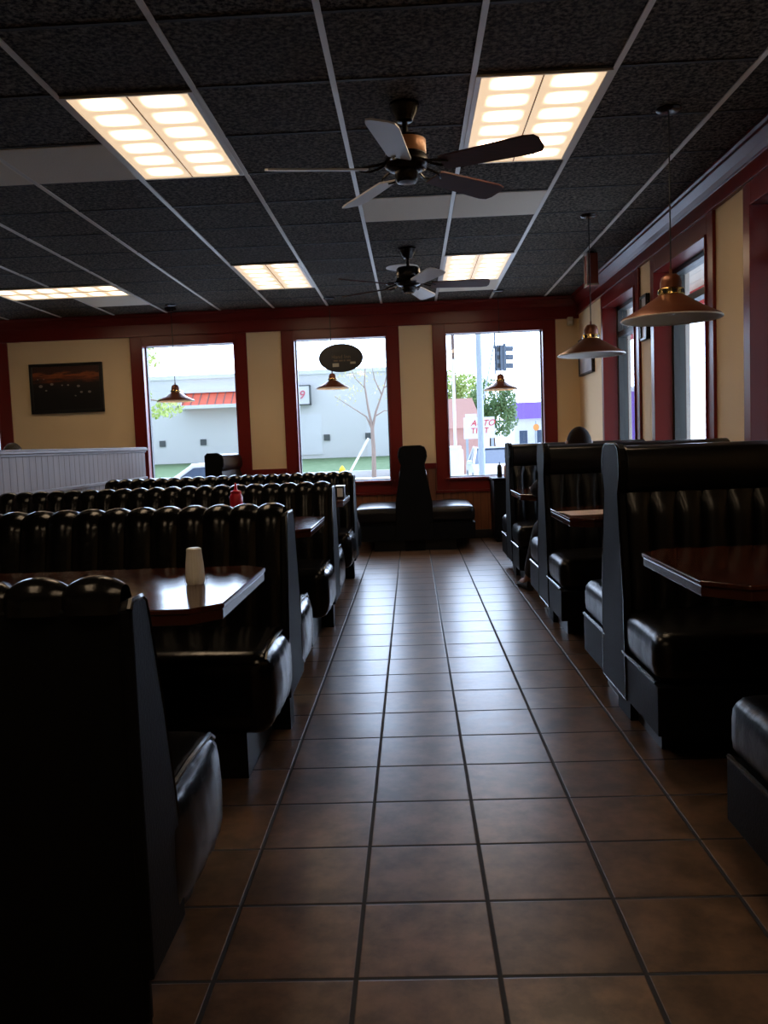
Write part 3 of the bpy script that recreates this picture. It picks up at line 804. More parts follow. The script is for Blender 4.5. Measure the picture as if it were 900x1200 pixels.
# ------------------------------------------------------------------ pendant lamps
def pendant(label, x, y, rim_z, rad, lit, group):
    t = thing('pendant_lamp', label, 'pendant lamp', (x, y, CZ), 0, group)
    k = rad / .243; d = rim_z - CZ
    h = .118 * k          # cone height
    MB().lathe([(.060, 0), (.062, -.006), (.052, -.016), (.014, -.020)], (0, 0, 0), 28).build('canopy', M['black_metal'] if not lit else M['black_metal'], t, True)
    zc = d + h + .10 * k
    MB().tube([(0, 0, -.018), (0, 0, zc + .02)], .0035, 6).build('cord', M['rubber'], t)
    cap = MB().lathe([(.006, zc + .025), (.007, zc + .002), (.028 * k, zc), (.045 * k, zc - .014 * k), (.052 * k, zc - .04 * k), (.052 * k, zc - .072 * k)], (0, 0, 0), 32).build('cap', M['copper'], t, True)
    z1 = zc - .070 * k
    cr = MB().lathe([(.060 * k, z1), (.062 * k, z1 - .004 * k), (.062 * k, z1 - .030 * k), (.058 * k, z1 - .032 * k)], (0, 0, 0), 36, False)
    cr.build('collar', M['brass'], t, True)
    sl = MB()
    for j in range(8):
        a = 2 * PI * j / 8
        c_, s_ = math.cos(a), math.sin(a)
        r_ = .0625 * k; ww = .011 * k
        p = [(r_ * c_ - ww * s_, r_ * s_ + ww * c_), (r_ * c_ + ww * s_, r_ * s_ - ww * c_)]
        p2 = [(q[0] + .0015 * c_, q[1] + .0015 * s_) for q in p]
        sl.prism([p[0], p[1], p2[1], p2[0]], z1 - .026 * k, z1 - .008 * k, 2)
    sl.build('vent_slots', M['dark_frame'], t)
    zt = d + h
    MB().lathe([(.058 * k, zt), (rad * .66, d + h * .445), (rad * .97, d + .012), (rad, d + .004), (rad * .998, d)], (0, 0, 0), 56, False).build('shade', M['copper'], t, True)
    MB().lathe([(.050 * k, zt - .004), (rad * .645, d + h * .445 - .004), (rad * .965, d + .009), (rad * .985, d)], (0, 0, 0), 56, False).build('shade_liner', M['enamel'], t, True)
    ring = [(rad * .993 * math.cos(2 * PI * j / 56), rad * .993 * math.sin(2 * PI * j / 56), d) for j in range(56)]
    MB().tube(ring, .0045, 6, True).build('rim', M['enamel'], t, True)
    zb = zt - .02
    MB().lathe([(.016 * k, zb + .02), (.018 * k, zb - .0 * k), (.030 * k, zb - .03 * k), (.034 * k, zb - .05 * k), (.022 * k, zb - .075 * k), (.002, zb - .08 * k)], (0, 0, 0), 24).build('bulb', M['bulb_on'] if lit else M['bulb_off'], t, True)
    return t
pendant('large copper brown pendant lamp nearest, hanging over the right window booths', 1.31, 4.46, 1.69, .243, False, 'large copper pendant lamps')
pendant('large copper brown pendant lamp farther along the right booths, over the third table', 1.325, 6.476, 1.712, .240, False, 'large copper pendant lamps')
pendant('small lit pendant lamp before the left window with the red awning view', -2.54, 9.5, 1.672, .198, True, 'small lit pendant lamps')
pendant('small lit pendant lamp just below the oval hanging sign', -.83, 9.5, 1.742, .177, True, 'small lit pendant lamps')
pendant('small lit pendant lamp before the window with the traffic signal view', .972, 9.5, 1.657, .182, True, 'small lit pendant lamps')

# ------------------------------------------------------------------ wall things
t = thing('hanging_sign', 'black oval sign hanging in the middle back window', 'sign', (-.77, 10.05, 2.115))
pts = [(.247 * math.cos(2 * PI * k / 48), .155 * math.sin(2 * PI * k / 48)) for k in range(48)]
MB().prism(pts, -.012, .012, 1).build('board', M['sign_black'], t, bevel=.003)
MB().tube([(p[0], -.010, p[1]) for p in pts], .006, 6, True).build('rim', M['dark_frame'], t, True)
text('Hand Inn', 'lettering', M['sign_gold'], t, (.0, -.0145, .012), (R(90), 0, 0), .060, .002)
mb = MB()
for k, (a, wd) in enumerate(((-.085, .05), (-.025, .045), (.03, .02), (.065, .045))): mb.box(a, a + wd, -.015, -.012, -.038, -.022)
mb.build('small_lettering', M['sign_gold'], t)
MB().box(-.098, -.025, -.0155, -.012, -.098, -.058).build('card', M['card'], t)
MB().box(.105, .165, -.0155, -.012, -.07, -.046).build('sticker', M['card'], t)
MB().tube([(-.15, 0, .12), (-.15, 0, .25)], .002, 5).tube([(.15, 0, .12), (.15, 0, .25)], .002, 5).build('chain', M['dark_frame'], t)

t = thing('framed_picture', 'black framed dark landscape picture with orange sky on the beige back wall', 'picture', (-3.955, YB, 1.905))
w2, h2 = .425, .285
MB().box(-w2, w2, -.03, -.022, -h2, h2).build('print', M['print'], t)
MB().box(-w2, -w2 + .035, -.045, 0, -h2, h2).box(w2 - .035, w2, -.045, 0, -h2, h2).box(-w2, w2, -.045, 0, -h2, -h2 + .035).box(-w2, w2, -.045, 0, h2 - .035, h2).build('frame', M['pic_frame'], t, bevel=.006)
mb = MB()
for x, z, a in ((-.30, .03, .022), (-.17, .05, .018), (.14, .02, .018), (.17, -.05, .016), (.265, -.05, .018), (-.24, -.02, .012), (-.33, .11, .008), (-.26, .11, .007), (.10, -.09, .010), (-.05, .035, .010), (.02, .035, .012)):
    mb.prism([(x + a * math.cos(k * PI / 4) * 1.1, z + a * math.sin(k * PI / 4) * .8) for k in range(8)], -.0315, -.0300, 1)
mb.build('print_lights', M['print_lights'], t)
def side_picture(label, y, z, w3, h3):
    t = thing('framed_picture', label, 'picture', (XR, y, z), 0, 'small framed pictures on the right wall')
    MB().box(-.022, -.016, -w3, w3, -h3, h3).build('print', M['print_pale'], t)
    b = .022
    MB().box(-.035, 0, -w3, -w3 + b, -h3, h3).box(-.035, 0, w3 - b, w3, -h3, h3).box(-.035, 0, -w3, w3, -h3, -h3 + b).box(-.035, 0, -w3, w3, h3 - b, h3).build('frame', M['pic_frame'], t, bevel=.004)
    return t
side_picture('small black framed pale picture on the right wall in the far corner', 9.62, 1.99, .36, .20)
side_picture('small black framed picture on the right wall between two windows', 7.23, 2.06, .10, .18)

t = thing('wall_speaker', 'small pale framed speaker box hung from the ceiling beside the right crown moulding', 'speaker', (1.60, 7.75, CZ))
MB().box(-.045, .045, -.06, .06, -.285, -.02).build('case', M['speaker_red_reflect'], t, bevel=.004)
MB().box(-.052, -.040, -.066, .066, -.292, -.274).box(-.052, -.040, -.066, .066, -.032, -.014).box(-.052, -.040, -.066, -.054, -.292, -.014).box(-.052, -.040, .054, .066, -.292, -.014).box(-.05, .05, -.066, -.060, -.292, -.278).build('face_frame', M['enamel'], t)
MB().box(-.02, .02, -.02, .02, -.025, 0).build('bracket', M['black_metal'], t)
t = thing('motion_sensor', 'small beige motion sensor high in the back right corner', 'sensor', (1.83, YB - .03, 2.42))
MB().round_box(-.035, .035, -.03, .022, -.05, .05, .016, 0, 6).build('body', M['card'], t, True)
MB().round_box(-.022, .022, -.036, -.022, -.035, .0, .006, 0, 4).build('lens', M['white_plastic'], t, True)

# ------------------------------------------------------------------ people
def skin_mesh(name, material, parent, verts, edges, radii, root=0, sub=2):
    me = bpy.data.meshes.new(name); me.from_pydata(verts, edges, []); me.update()
    o = bpy.data.objects.new(name, me); col.objects.link(o); o.parent = parent
    md = o.modifiers.new('skin', 'SKIN'); md.use_smooth_shade = True; md.branch_smoothing = .5
    if not me.skin_vertices:
        me.skin_vertices.new(name='skin')
    for i, r_ in enumerate(radii):
        me.skin_vertices[0].data[i].radius = (r_, r_) if not isinstance(r_, tuple) else r_
        me.skin_vertices[0].data[i].use_root = (i == root)
    s = o.modifiers.new('sub', 'SUBSURF'); s.levels = sub; s.render_levels = sub
    me.materials.append(material)
    return o
def chain_mesh(parts):
    """parts: list of (points, radii) chains; a chain whose first entry is an int starts on that vertex"""
    V, E, Rr = [], [], []
    for pts, rr in parts:
        prev = None
        for p, r_ in zip(pts, rr):
            if isinstance(p, int): prev = p; continue
            V.append(p); Rr.append(r_); i = len(V) - 1
            if prev is not None: E.append((prev, i))
            prev = i
    return V, E, Rr

def bake(o):
    """turn a modified object into a plain mesh and return its data"""
    dg = bpy.context.evaluated_depsgraph_get(); dg.update()
    me = bpy.data.meshes.new_from_object(o.evaluated_get(dg))
    return me
def seated_person(label, loc, rz, head_h, hair, shirt, trousers, left_leg_out):
    """local +y = facing direction, origin on the floor under the pelvis"""
    t = thing('person', label, 'person', loc, rz)
    sh = head_h - .255   # shoulder height
    pel = (0, 0, .595)
    # pelvis 0, belly 1, chest 2, neck base 3, neck 4
    spine = ([pel, (0, -.01, .68), (0, -.02, sh - .10), (0, -.02, sh), (0, .0, sh + .07), (0, .01, sh + .13)], [.135, .13, .14, .075, .052, .05])
    def arm(s, elbow, wrist):
        return ([2, (s * .15, -.02, sh - .03), elbow, wrist], [0, .060, .045, .032])
    la = arm(-1, (-.27, .12, .775), (-.24, .34, .775)); ra = arm(1, (.24, .10, .775), (.12, .32, .775))
    if left_leg_out:
        ll = ([0, (-.10, .06, .53), (-.19, .42, .50), (-.26, .66, .10), (-.27, .70, .06), (-.30, .84, .035)], [0, .095, .066, .043, .045, .035])
    else:
        ll = ([0, (-.10, .06, .53), (-.12, .46, .50), (-.12, .48, .10), (-.12, .50, .06), (-.12, .64, .035)], [0, .095, .066, .043, .045, .035])
    rl = ([0, (.10, .06, .53), (.10, .46, .50), (.10, .46, .10), (.10, .48, .06), (.10, .62, .035)], [0, .095, .066, .043, .045, .035])
    parts = [spine, la, ra, ll, rl]
    V, E, Rr = chain_mesh(parts)
    def idx(p): return V.index(p)
    lw, rw = idx(la[0][-1]), idx(ra[0][-1])
    for s, wr in ((-1, lw), (1, rw)):
        wx, wy, wz = V[wr]; d = Vector((.12, .5, 0)) if s < 0 else Vector((-.2, .5, 0)); d.normalize(); sd_ = Vector((-d.y, d.x, 0))
        palm = Vector((wx, wy, wz)) + d * .07
        V.append(tuple(palm)); Rr.append((.036, .016)); E.append((wr, len(V) - 1)); pi_ = len(V) - 1
        for k, ln in enumerate((.062, .072, .068, .052)):
            b0 = palm + d * .025 + sd_ * (.027 - .018 * k); b1 = b0 + d * ln * .5 + Vector((0, 0, .004)); b2 = b1 + d * ln * .5 + Vector((0, 0, -.012))
            ch = [tuple(b0), tuple(b1), tuple(b2)]
            st = len(V); V += ch; Rr += [.009, .0085, .0075]; E += [(pi_, st), (st, st + 1), (st + 1, st + 2)]
        q = sd_ * (s * -1)
        b0 = Vector((wx, wy, wz)) + d * .035 + q * .03; b1 = b0 + d * .03 + q * .02; b2 = b1 + d * .028 + q * .004
        st = len(V); V += [tuple(b0), tuple(b1), tuple(b2)]; Rr += [.012, .010, .0085]; E += [(wr, st), (st, st + 1), (st + 1, st + 2)]
    body = skin_mesh('body', M['skin'], t, V, E, Rr, 0, 2)
    me = bake(body)
    # head: shaped ellipsoid, joined into the same mesh
    bm = bmesh.new(); bm.from_mesh(me)
    hc = Vector((0, .025, head_h - .118)); hv = bmesh.ops.create_uvsphere(bm, u_segments=32, v_segments=24, radius=1)['verts']
    for vt in hv:
        p = vt.co.copy(); x, y, z = p.x * .076, p.y * .096, p.z * .116
        if z < 0: x *= 1 - .32 * (z / -.116) ** 1.5; y = y * (1 - .12 * (-z / .116)) + .012 * (-z / .116)
        if p.y > .2:
            zz_ = z
            nose = math.exp(-((x / .013) ** 2) - (((zz_ + .022) / .026) ** 2)); y += .022 * nose
            for sx in (-1, 1): y -= .010 * math.exp(-(((x - sx * .031) / .015) ** 2) - (((zz_ - .006) / .012) ** 2))
            y += .006 * math.exp(-((x / .022) ** 2) - (((zz_ + .058) / .007) ** 2)); y -= .006 * math.exp(-((x / .024) ** 2) - (((zz_ + .066) / .004) ** 2))
            y += .006 * math.exp(-((x / .02) ** 2) - (((zz_ + .098) / .014) ** 2))
        if abs(p.x) > .93 and abs(p.z) < .35: x *= 1.16
        vt.co = hc + Vector((x, y, z))
    for f_ in bm.faces: f_.smooth = True
    bm.to_mesh(me); bm.free()
    body.modifiers.clear(); body.data = me
    # hair shell
    hb = MB(); vv = []; ff = []; nu, nv = 36, 16
    for i in range(nv + 1):
        for j_ in range(nu):
            a = 2 * PI * j_ / nu; back = (1 - math.sin(a)) / 2
            lim = R(62 + 62 * back); th = lim * i / nv
            x, y, z = .083 * math.sin(th) * math.cos(a), .104 * math.sin(th) * math.sin(a), .124 * math.cos(th)
            vv.append((hc.x + x, hc.y + y, hc.z + z))
    for i in range(nv):
        for j_ in range(nu): ff.append((i * nu + j_, i * nu + (j_ + 1) % nu, (i + 1) * nu + (j_ + 1) % nu, (i + 1) * nu + j_))
    h_o = hb.add(vv, ff).build('hair', hair, t, True)
    so_ = h_o.modifiers.new('solid', 'SOLIDIFY'); so_.thickness = .010; so_.offset = -1
    # eyes
    eb = MB()
    for sx in (-1, 1): eb.lathe([(.001, -.011), (.007, -.009), (.0105, -.003), (.0105, .003), (.007, .009), (.001, .011)], (hc.x + sx * .031, hc.y + .079, hc.z + .006), 14)
    eb.build('eyes', M['white_plastic'], t, True)
    # clothing follows the same joints, a little larger
    sv = [pel, (0, -.01, .68), (0, -.02, sh - .10), (0, -.02, sh + .005)]; sr = [.145, .143, .152, .085]
    V2, E2, R2 = chain_mesh([(sv, sr)] + [([2, (s * .15, -.02, sh - .03), el, tuple(Vector(el).lerp(Vector(wr), .55))], [0, .070, .055, .045]) for s, el, wr in ((-1, la[0][2], la[0][3]), (1, ra[0][2], ra[0][3]))])
    o = skin_mesh('shirt', shirt, t, V2, E2, R2); o.data = bake(o); o.modifiers.clear()
    V3, E3, R3 = chain_mesh([([pel, (0, 0, .60)], [.148, .142])] + [([0] + list(q[0][1:4]), [0, .106, .078, .058]) for q in (ll, rl)])
    o = skin_mesh('trousers', trousers, t, V3, E3, R3); o.data = bake(o); o.modifiers.clear()
    for q in (ll, rl):
        a, b = Vector(q[0][4]), Vector(q[0][5]); d = (b - a); d.z = 0; d.normalize(); sd_ = Vector((-d.y, d.x, 0))
        V4 = []; F4 = []
        rows = [(-.06, .034, .09), (0, .040, .10), (.06, .042, .075), (.13, .046, .055), (.18, .038, .04), (.205, .015, .025)]
        for s_, hw, hh in rows:
            c = Vector((a.x, a.y, 0)) + d * s_
            for g in range(10):
                an = 2 * PI * g / 10
                V4.append(tuple(c + sd_ * hw * math.cos(an) + Vector((0, 0, max(.002, hh / 2 + hh / 2 * math.sin(an))))))
        for i in range(len(rows) - 1):
            for g in range(10): F4.append((i * 10 + g, i * 10 + (g + 1) % 10, (i + 1) * 10 + (g + 1) % 10, (i + 1) * 10 + g))
        F4 += [tuple(range(10))[::-1], tuple(range(50, 60))]
        MB().add(V4, F4).build('shoe', M['rubber'], t, True)
    return t
seated_person('person with dark hair in dark clothes seated facing away in a right window booth', (1.10, 5.80, 0), 0, 1.185, M['hair_dark'], M['cloth_dark'], M['cloth_brown'], True)
seated_person('person with greying hair behind the half wall, only the top of the head showing', (-4.33, 9.35, 0), R(-90), 1.285, M['hair_grey'], M['cloth_dark'], M['cloth_dark'], False)

# ------------------------------------------------------------------ outside
GZ = -.5
struct(MB().box(-60, 60, YB + .25, 130, GZ - .2, GZ).build('ground_outside', M['asphalt']))
struct(MB().box(2.2, 60, -20, YB + .25, GZ - .2, GZ).build('pavement_outside', M['concrete']))
# raised lawn along the far side of the street
lawn = MB().prism([(42, GZ), (42, -.16), (42.3, -.14), (55.2, .36), (55.2, GZ)], -40, 2.6, 0)
struct(lawn.build('lawn', M['grass']))
struct(MB().box(-40, 2.6, 41.7, 42, GZ, -.12).build('kerb', M['concrete'], bevel=.02))
struct(MB().box(-40, 9, 36.5, 41.7, GZ, GZ + .06).build('sidewalk', M['concrete']))

# shop across the street
t = thing('shop_building', 'long white shop building across the street with an orange red awning', 'building', (-20, 55, GZ))
MB().box(-20, 20.3, 0, 12, 0, 6.15).build('wall', M['white_paint'], t)
MB().box(-20.1, 20.4, -.12, 12, 6.1, 6.35).build('parapet', M['white_board'], t)
MB().box(9.0, 11.2, 2, 4, 6.35, 6.8).build('roof_unit', M['white_board'], t)
aw = MB().prism([(-.02, 5.25), (-1.1, 4.42), (-1.1, 4.32), (-.02, 4.32)], 5.9, 10.9, 0).build('awning', M['roof_red'], t)
mb = MB()
for k in range(10): mb.prism([(-.02, 5.29), (-1.12, 4.45), (-1.12, 4.42), (-.02, 5.25)], 5.95 + k * .505, 5.99 + k * .505, 0)
mb.build('seams', M['grey_dark'], aw)
MB().box(5.7, 11.0, -1.2, -1.1, 4.2, 4.42).box(5.7, 11.0, -.2, 0, 5.22, 5.42).box(5.7, 5.9, -1.2, 0, 4.2, 5.4).build('awning_border', M['white_board'], aw)
sg = MB().box(11.3, 13.77, -.6, -.02, 4.25, 5.35).build('sign_board', M['white_board'], t)
MB().box(13.77, 13.83, -.62, 0, 4.2, 5.4).box(11.3, 13.83, -.62, 0, 4.19, 4.25).box(11.3, 13.83, -.62, 0, 5.35, 5.41).build('sign_edge', M['grey_dark'], sg)
text('99', 'sign_lettering', M['pink_sign'], sg, (13.12, -.63, 4.80), (R(90), 0, 0), .72, .02, .2)
for x in (4.3, 6.9, 14.7, 17.3):
    MB().box(x - .19, x + .19, -.08, 0, 1.95, 2.33).build('vent', M['grey_dark'], t)
MB().box(17.2, 19.2, -.05, 0, .8, 3.6).build('doorway', M['white_board'], t)
MB().box(11.4, 14.4, -.06, 0, 1.1, 3.6).build('window', M['white_board'], t)

def leaf_blob(mb, c, rad, n_, size, rng):
    for _ in range(n_):
        while True:
            p = Vector((rng.uniform(-1, 1), rng.uniform(-1, 1), rng.uniform(-1, 1)))
            if .35 < p.length < 1: break
        p = Vector((p.x * rad[0], p.y * rad[1], p.z * rad[2])) + Vector(c)
        a = Vector((rng.uniform(-1, 1), rng.uniform(-1, 1), rng.uniform(-1, 1))).normalized(); b = a.orthogonal().normalized()
        s = size * rng.uniform(.6, 1.3)
        mb.add([tuple(p - a * s), tuple(p + b * s * .5), tuple(p + a * s), tuple(p - b * s * .5)], [(0, 1, 2, 3)])
def tree(label, loc, trunk_h, trunk_r, blobs, leaf_mat, bark, leaf_n, leaf_s, branches, seed):
    rng = random.Random(seed)
    t = thing('tree', label, 'tree', loc)
    tk = MB().tube([(0, 0, -.05), (.03, 0, trunk_h * .5), (0, 0, trunk_h)], [trunk_r * 1.15, trunk_r, trunk_r * .8], 10)
    for pts, r_ in branches:
        tk.tube(pts, [r_ * (1 - .75 * i / (len(pts) - 1)) for i in range(len(pts))], 6)
    tk.build('trunk', bark, t, True)
    mb = MB()
    for c, rad, k in blobs: leaf_blob(mb, c, rad, int(leaf_n * k), leaf_s, rng)
    mb.build('foliage', leaf_mat, t)
    return t
br = [([(0, 0, 2.3), (-.25, 0, 2.9), (-.75, 0, 3.25), (-1.7, .1, 3.9)], .05), ([(0, 0, 2.4), (-.15, 0, 3.3), (-.28, 0, 4.4), (-.2, 0, 5.3)], .07),
      ([(0, 0, 2.3), (.2, 0, 3.1), (.55, 0, 4.0), (.9, 0, 5.2)], .07), ([(.5, 0, 3.9), (.2, 0, 4.6), (.1, 0, 5.2)], .04), ([(.15, 0, 2.9), (.6, 0, 3.15), (1.1, 0, 3.1)], .035),
      ([(.62, 0, 4.2), (.95, .1, 4.4), (1.2, .1, 4.9)], .03), ([(-.25, 0, 4.2), (-.7, 0, 4.7), (-.9, 0, 5.2)], .03)]
tree('bare branched young tree with sparse yellow leaves seen through the middle window', (-1.82, 41, GZ), 2.5, .10,
     [((-.9, 0, 4.5), (.8, .6, .6), .5), ((.9, 0, 4.2), (.9, .6, .8), .35), ((0, 0, 5.2), (1.2, .6, .5), .4), ((-1.2, 0, 3.8), (.6, .5, .4), .2)], M['leaf_yellow'], M['bark'], 160, .06, br, 3)
t = thing('stake', 'slanting white stake propped beside the young tree outside the middle window', 'stake', (-2.4, 40.5, GZ))
MB().tube([(-.68, 0, .06), (.42, 0, 1.9)], .055, 8).build('rod', M['white_board'], t)
MB().lathe([(.15, 0), (.15, .35), (.1, .4)], (-.72, 0, .06), 12).build('foot', M['white_board'], t, True)
t = thing('hydrant', 'small yellow fire hydrant on the far pavement outside the middle window', 'hydrant', (-3.2, 39.8, GZ + .06))
MB().lathe([(.16, 0), (.16, .05), (.11, .06), (.11, .42), (.14, .44), (.13, .50), (.06, .60), (.02, .64)], (0, 0, 0), 16).build('barrel', M['yellow_paint'], t, True)
MB().tube([(-.19, 0, .33), (.19, 0, .33)], .055, 10).build('outlet', M['yellow_paint'], t, True)
tree('leafy tree with yellow green leaves at the edge of the left window', (-9.6, 28, GZ), 4.6, .14,
     [((1.0, 0, 4.7), (.5, .4, .6), .12), ((.9, 0, 5.6), (.6, .4, .4), .1), ((.3, 0, 3.6), (1.0, .8, .9), 1.0), ((.1, 0, 5.3), (1.2, .8, .8), .5), ((.2, 0, 2.6), (.7, .6, .6), .4), ((1.6, 0, 3.0), (.8, .5, .3), .2), ((.9, 0, 4.6), (.8, .5, .5), .2)], M['leaf_light'], M['bark'], 900, .09,
     [([(0, 0, 3.5), (.5, 0, 4.6), (1.3, 0, 5.4)], .06), ([(0, 0, 3), (.8, 0, 3.4), (1.9, 0, 3.2)], .06)], 5)
tree('broad green tree behind the utility pole outside the right back window', (3.0, 55, GZ), 3.0, .2,
     [((-.6, 0, 4.6), (1.2, 1.2, 1.4), 1.0), ((.5, 0, 4.4), (1.2, 1.2, 1.4), 1.0), ((.9, 0, 3.2), (1.1, 1.2, 1.3), .7), ((-.6, 0, 3.2), (1.1, 1, 1.3), .6)], M['leaf_light'], M['bark_dark'], 1500, .13, [([(0, 0, 2.5), (-.4, 0, 4), (-.8, 0, 5)], .1)], 8)
tree('dark dense green tree beside the signal pole outside the right back window', (4.55, 50, GZ), 2.2, .2,
     [((-.2, 0, 3.9), (1.0, .9, 1.2), 1.0), ((.5, 0, 2.8), (1.0, .9, 1.1), 1.0), ((-.9, 0, 2.9), (.8, .8, 1.0), .8), ((.9, 0, 3.6), (.55, .6, 1.0), .6)], M['leaf_dark'], M['bark_dark'], 1600, .10, [([(0, 0, 2), (.3, 0, 3), (.4, 0, 3.8)], .1)], 9)
t = thing('utility_pole', 'brown wooden utility pole outside the right back window', 'pole', (2.25, 45, GZ))
MB().tube([(0, 0, 0), (0, 0, 9.5)], [.10, .075], 12).build('shaft', M['bark_dark'], t, True)
MB().box(-.9, .9, -.06, .06, 8.6, 8.72).build('crossarm', M['bark_dark'], t)
t = thing('signal_pole', 'thick pale steel signal pole outside the right back window', 'pole', (1.97, 25, GZ))
MB().tube([(0, 0, 0), (0, 0, 6.6)], [.095, .08], 16).build('shaft', M['galv'], t, True)
MB().lathe([(.2, 0), (.2, .08), (.11, .14)], (0, 0, 0), 16).build('base', M['galv'], t, True)
MB().tube([(0, 0, 2.35), (.45, 0, 4.35)], .022, 8).build('brace', M['galv'], t)
MB().tube([(0, 0, 5.1), (.44, 0, 5.1)], .03, 8).build('arm', M['galv'], t)
t = thing('traffic_signal', 'grey traffic signal with hooded lenses hanging beside the steel pole', 'traffic signal', (2.62, 25, 3.05))
MB().tube([(-.19, 0, -.1), (-.19, 0, 2.0)], .025, 8).build('hanger', M['signal'], t)
h1 = MB().round_box(-.165, .03, -.10, .10, 0, .70, .02, 0, 4).build('housing', M['signal'], t, True)
for k in range(3):
    z = .13 + k * .225
    MB().box(-.15, -.06, -.115, -.10, z - .06, z + .06).build('lens', M['lens_dark'], h1)
h2_ = MB().round_box(.03, .11, -.12, .12, -.02, .74, .02, 0, 4).build('side_housing', M['signal'], t, True)
for k in range(3):
    z = .13 + k * .235
    MB().tube([(.11, 0, z), (.31, 0, z - .01)], .075, 14).build('visor', M['signal'], h2_, True)
t = thing('utility_box', 'white utility cabinet on the lawn edge outside the right back window', 'utility cabinet', (1.08, 22, GZ))
MB().round_box(-.19, .19, -.2, .2, 0, 1.42, .06, 0, 6).build('case', M['white_board'], t, True)
MB().round_box(-.15, .15, -.2, .2, 1.40, 1.50, .04, 0, 5).build('lid', M['white_board'], t, True)
MB().box(-.24, .24, -.25, .25, 0, .12).build('plinth', M['concrete'], t)
t = thing('white_post', 'thin white post behind the utility cabinet outside', 'post', (1.48, 30, GZ))
MB().tube([(0, 0, 0), (0, 0, 4.3)], .05, 10).build('shaft', M['white_board'], t, True)
MB().lathe([(.06, 4.3), (.03, 4.38)], (0, 0, 0), 10).build('cap', M['white_board'], t, True)
t = thing('kiosk', 'small building with a pink terracotta hip roof beyond the street', 'building', (2.35, 41, GZ))
MB().box(-.95, .75, 0, 3, 0, 2.2).build('wall', M['terracotta'], t)
v = [(-1.2, -.3, 2.2), (1.0, -.3, 2.2), (1.0, 3.3, 2.2), (-1.2, 3.3, 2.2), (-1.0, .6, 3.6), (.55, .6, 3.6), (.55, 2.4, 3.6), (-1.0, 2.4, 3.6)]
MB().add(v, [(0, 1, 2, 3), (7, 6, 5, 4), (0, 4, 5, 1), (1, 5, 6, 2), (2, 6, 7, 3), (3, 7, 4, 0)]).build('roof', M['terracotta'], t)
t = thing('sign_board', 'white roadside sign with slanted red AUTO lettering', 'sign', (2.70, 35, GZ))
MB().box(-.62, .60, -.05, .05, 1.68, 2.52).build('board', M['white_board'], t)
MB().box(-.55, -.1, -.04, .04, 2.52, 2.66).build('topper', M['white_board'], t)
for x in (-.5, .5): MB().box(x - .05, x + .05, -.04, .04, 0, 1.68).build('leg', M['galv'], t)
text('AUTO', 'lettering', M['sign_red'], t, (.12, -.06, 2.28), (R(90), 0, 0), .34, .01, .35)
text('TINT', 'lettering', M['sign_red'], t, (.0, -.06, 1.98), (R(90), 0, 0), .32, .01, .1)
t = thing('shop_building', 'white shop with a purple roof band beyond the crossing', 'building', (9.6, 68, GZ))
MB().box(-1.7, 6, 0, 8, 0, 3.1).build('wall', M['white_paint'], t)
MB().box(-1.7, 6, -.3, 8, 3.1, 4.35).build('roof_band', M['purple'], t)
for x in (-1.0, .2, 1.3): MB().box(x - .3, x + .3, -.04, 0, .3, 2.2).build('window', M['car_glass'], t)
t = thing('road_sign', 'round orange road sign on a thin post outside the right back window', 'road sign', (3.52, 25, GZ))
MB().tube([(0, 0, 0), (0, 0, 2.1)], .02, 8).build('post', M['galv'], t)
MB().prism([(.085 * math.cos(k * PI / 10), 1.92 + .095 * math.sin(k * PI / 10)) for k in range(20)], -.05, -.022, 1).build('disc', M['orange'], t)

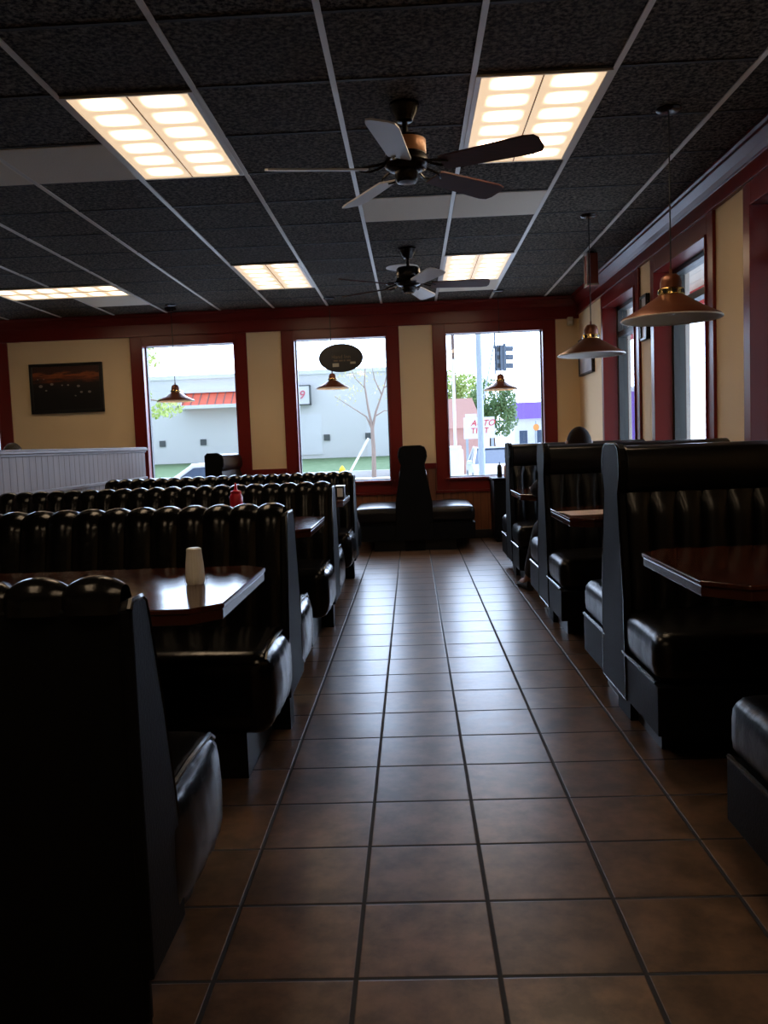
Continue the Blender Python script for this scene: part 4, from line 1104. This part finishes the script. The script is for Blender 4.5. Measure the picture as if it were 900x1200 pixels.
def car(label, loc, rz, name='car', tall=1.37):
    """side profile along local x (front at -x)"""
    t = thing(name, label, 'car', loc, rz, 'parked white cars outside')
    k = tall / 1.37
    low = [(-2.15, .28), (-2.18, .55), (-2.05, .68), (-1.25, .82 * k), (-.95, .86 * k), (1.55, .90 * k), (2.05, .86 * k), (2.15, .60), (2.12, .28)]
    MB().prism(low, -.86, .86, 1).build('body', M['car_white'], t, bevel=.05)
    cab = [(-1.0, .84 * k), (-.32, 1.33 * k), (.75, 1.37 * k), (1.5, .88 * k)]
    c = MB()
    n_ = len(cab); v = [(x, -.80 if z < 1.1 * k else -.66, z) for x, z in cab] + [(x, .80 if z < 1.1 * k else .66, z) for x, z in cab]
    c.add(v, [(0, 1, 2, 3), (7, 6, 5, 4)] + [(i, (i + 1) % n_, n_ + (i + 1) % n_, n_ + i) for i in range(n_)])
    c.build('cabin', M['car_glass'], t, bevel=.03)
    rails = MB()
    for s in (-1, 1):
        rails.tube([(-1.02, s * .81, .86 * k), (-.32, s * .67, 1.34 * k), (.75, s * .67, 1.38 * k), (1.52, s * .81, .9 * k)], .045, 6)
        rails.tube([(.28, s * .80, .88 * k), (.25, s * .67, 1.36 * k)], .04, 6)
    rails.box(-.36, .78, -.66, .66, 1.335 * k, 1.385 * k)
    rails.build('roof', M['car_white'], t, bevel=.015)
    for x in (-1.35, 1.30):
        for s in (-1, 1):
            w_ = MB().prism([(x + .31 * math.cos(q * PI / 12), .31 + .31 * math.sin(q * PI / 12)) for q in range(24)], s * .68, s * .88, 1).build('wheel', M['rubber'], t, bevel=.02)
            MB().prism([(x + .18 * math.cos(q * PI / 12), .31 + .18 * math.sin(q * PI / 12)) for q in range(24)], s * .86, s * .89, 1).build('hub', M['galv'], w_)
    for s in (-1, 1): MB().round_box(-.95, -.78, s * .93 - .08, s * .93 + .08, .84 * k, .98 * k, .03, 0, 4).build('mirror', M['car_white'], t, True)
    return t
c1 = car('white car with blue tinted glass parked outside the left window', (-4.35 + .55, 17, GZ), 0)
dup(c1, (2.75, 29, GZ), R(90), 'white car parked end on beyond the street pole outside the right back window')

# porch on the right side: soffit boards, red fascia, columns
sf = MB()
for k in range(6): sf.box(XR + .21 + k * .15, XR + .21 + k * .15 + .144, -4, 13, 2.62, 2.66)
struct(sf.build('soffit', M['soffit']))
struct(MB().box(3.04, 3.12, -4, 13, 2.44, 2.75).build('fascia', M['fascia_red']))
struct(MB().box(2.75, 2.95, 3.2, 5.35, GZ, 2.62).build('wall_light_block', M['stucco']))  # added unseen wall, blocks light into the nearest right window
for k, y in enumerate((9.95, 8.0)):
    o = MB().box(2.39 - .04 * (k == 0), 2.50 - .04 * (k == 0), y - .055, y + .055, GZ, 2.62).build('porch_column', M['stucco'], bevel=.01)
    tag(o, ('pale stucco porch column outside the farthest right window', 'pale stucco porch column outside the middle right window')[k], 'column')
t = thing('porch_lamp', 'small dark lamp under the porch ceiling outside the middle right window', 'lamp', (2.62, 7.5, 2.62))
MB().lathe([(.08, 0), (.08, -.02), (.05, -.03)], (0, 0, 0), 20).build('base', M['dark_frame'], t, True)
MB().lathe([(.05, -.03), (.045, -.05), (.01, -.055)], (0, 0, 0), 20).build('lens', M['dark_frame'], t, True)
t = thing('shop_building', 'distant low building with a purple wall outside the farthest right window', 'building', (19, 75, GZ))
MB().box(-2, 2.4, 0, 6, 0, 5.2).build('wall', M['purple'], t)
MB().box(-2.2, 2.6, -.2, 6.2, 5.2, 5.6).build('parapet', M['white_board'], t)
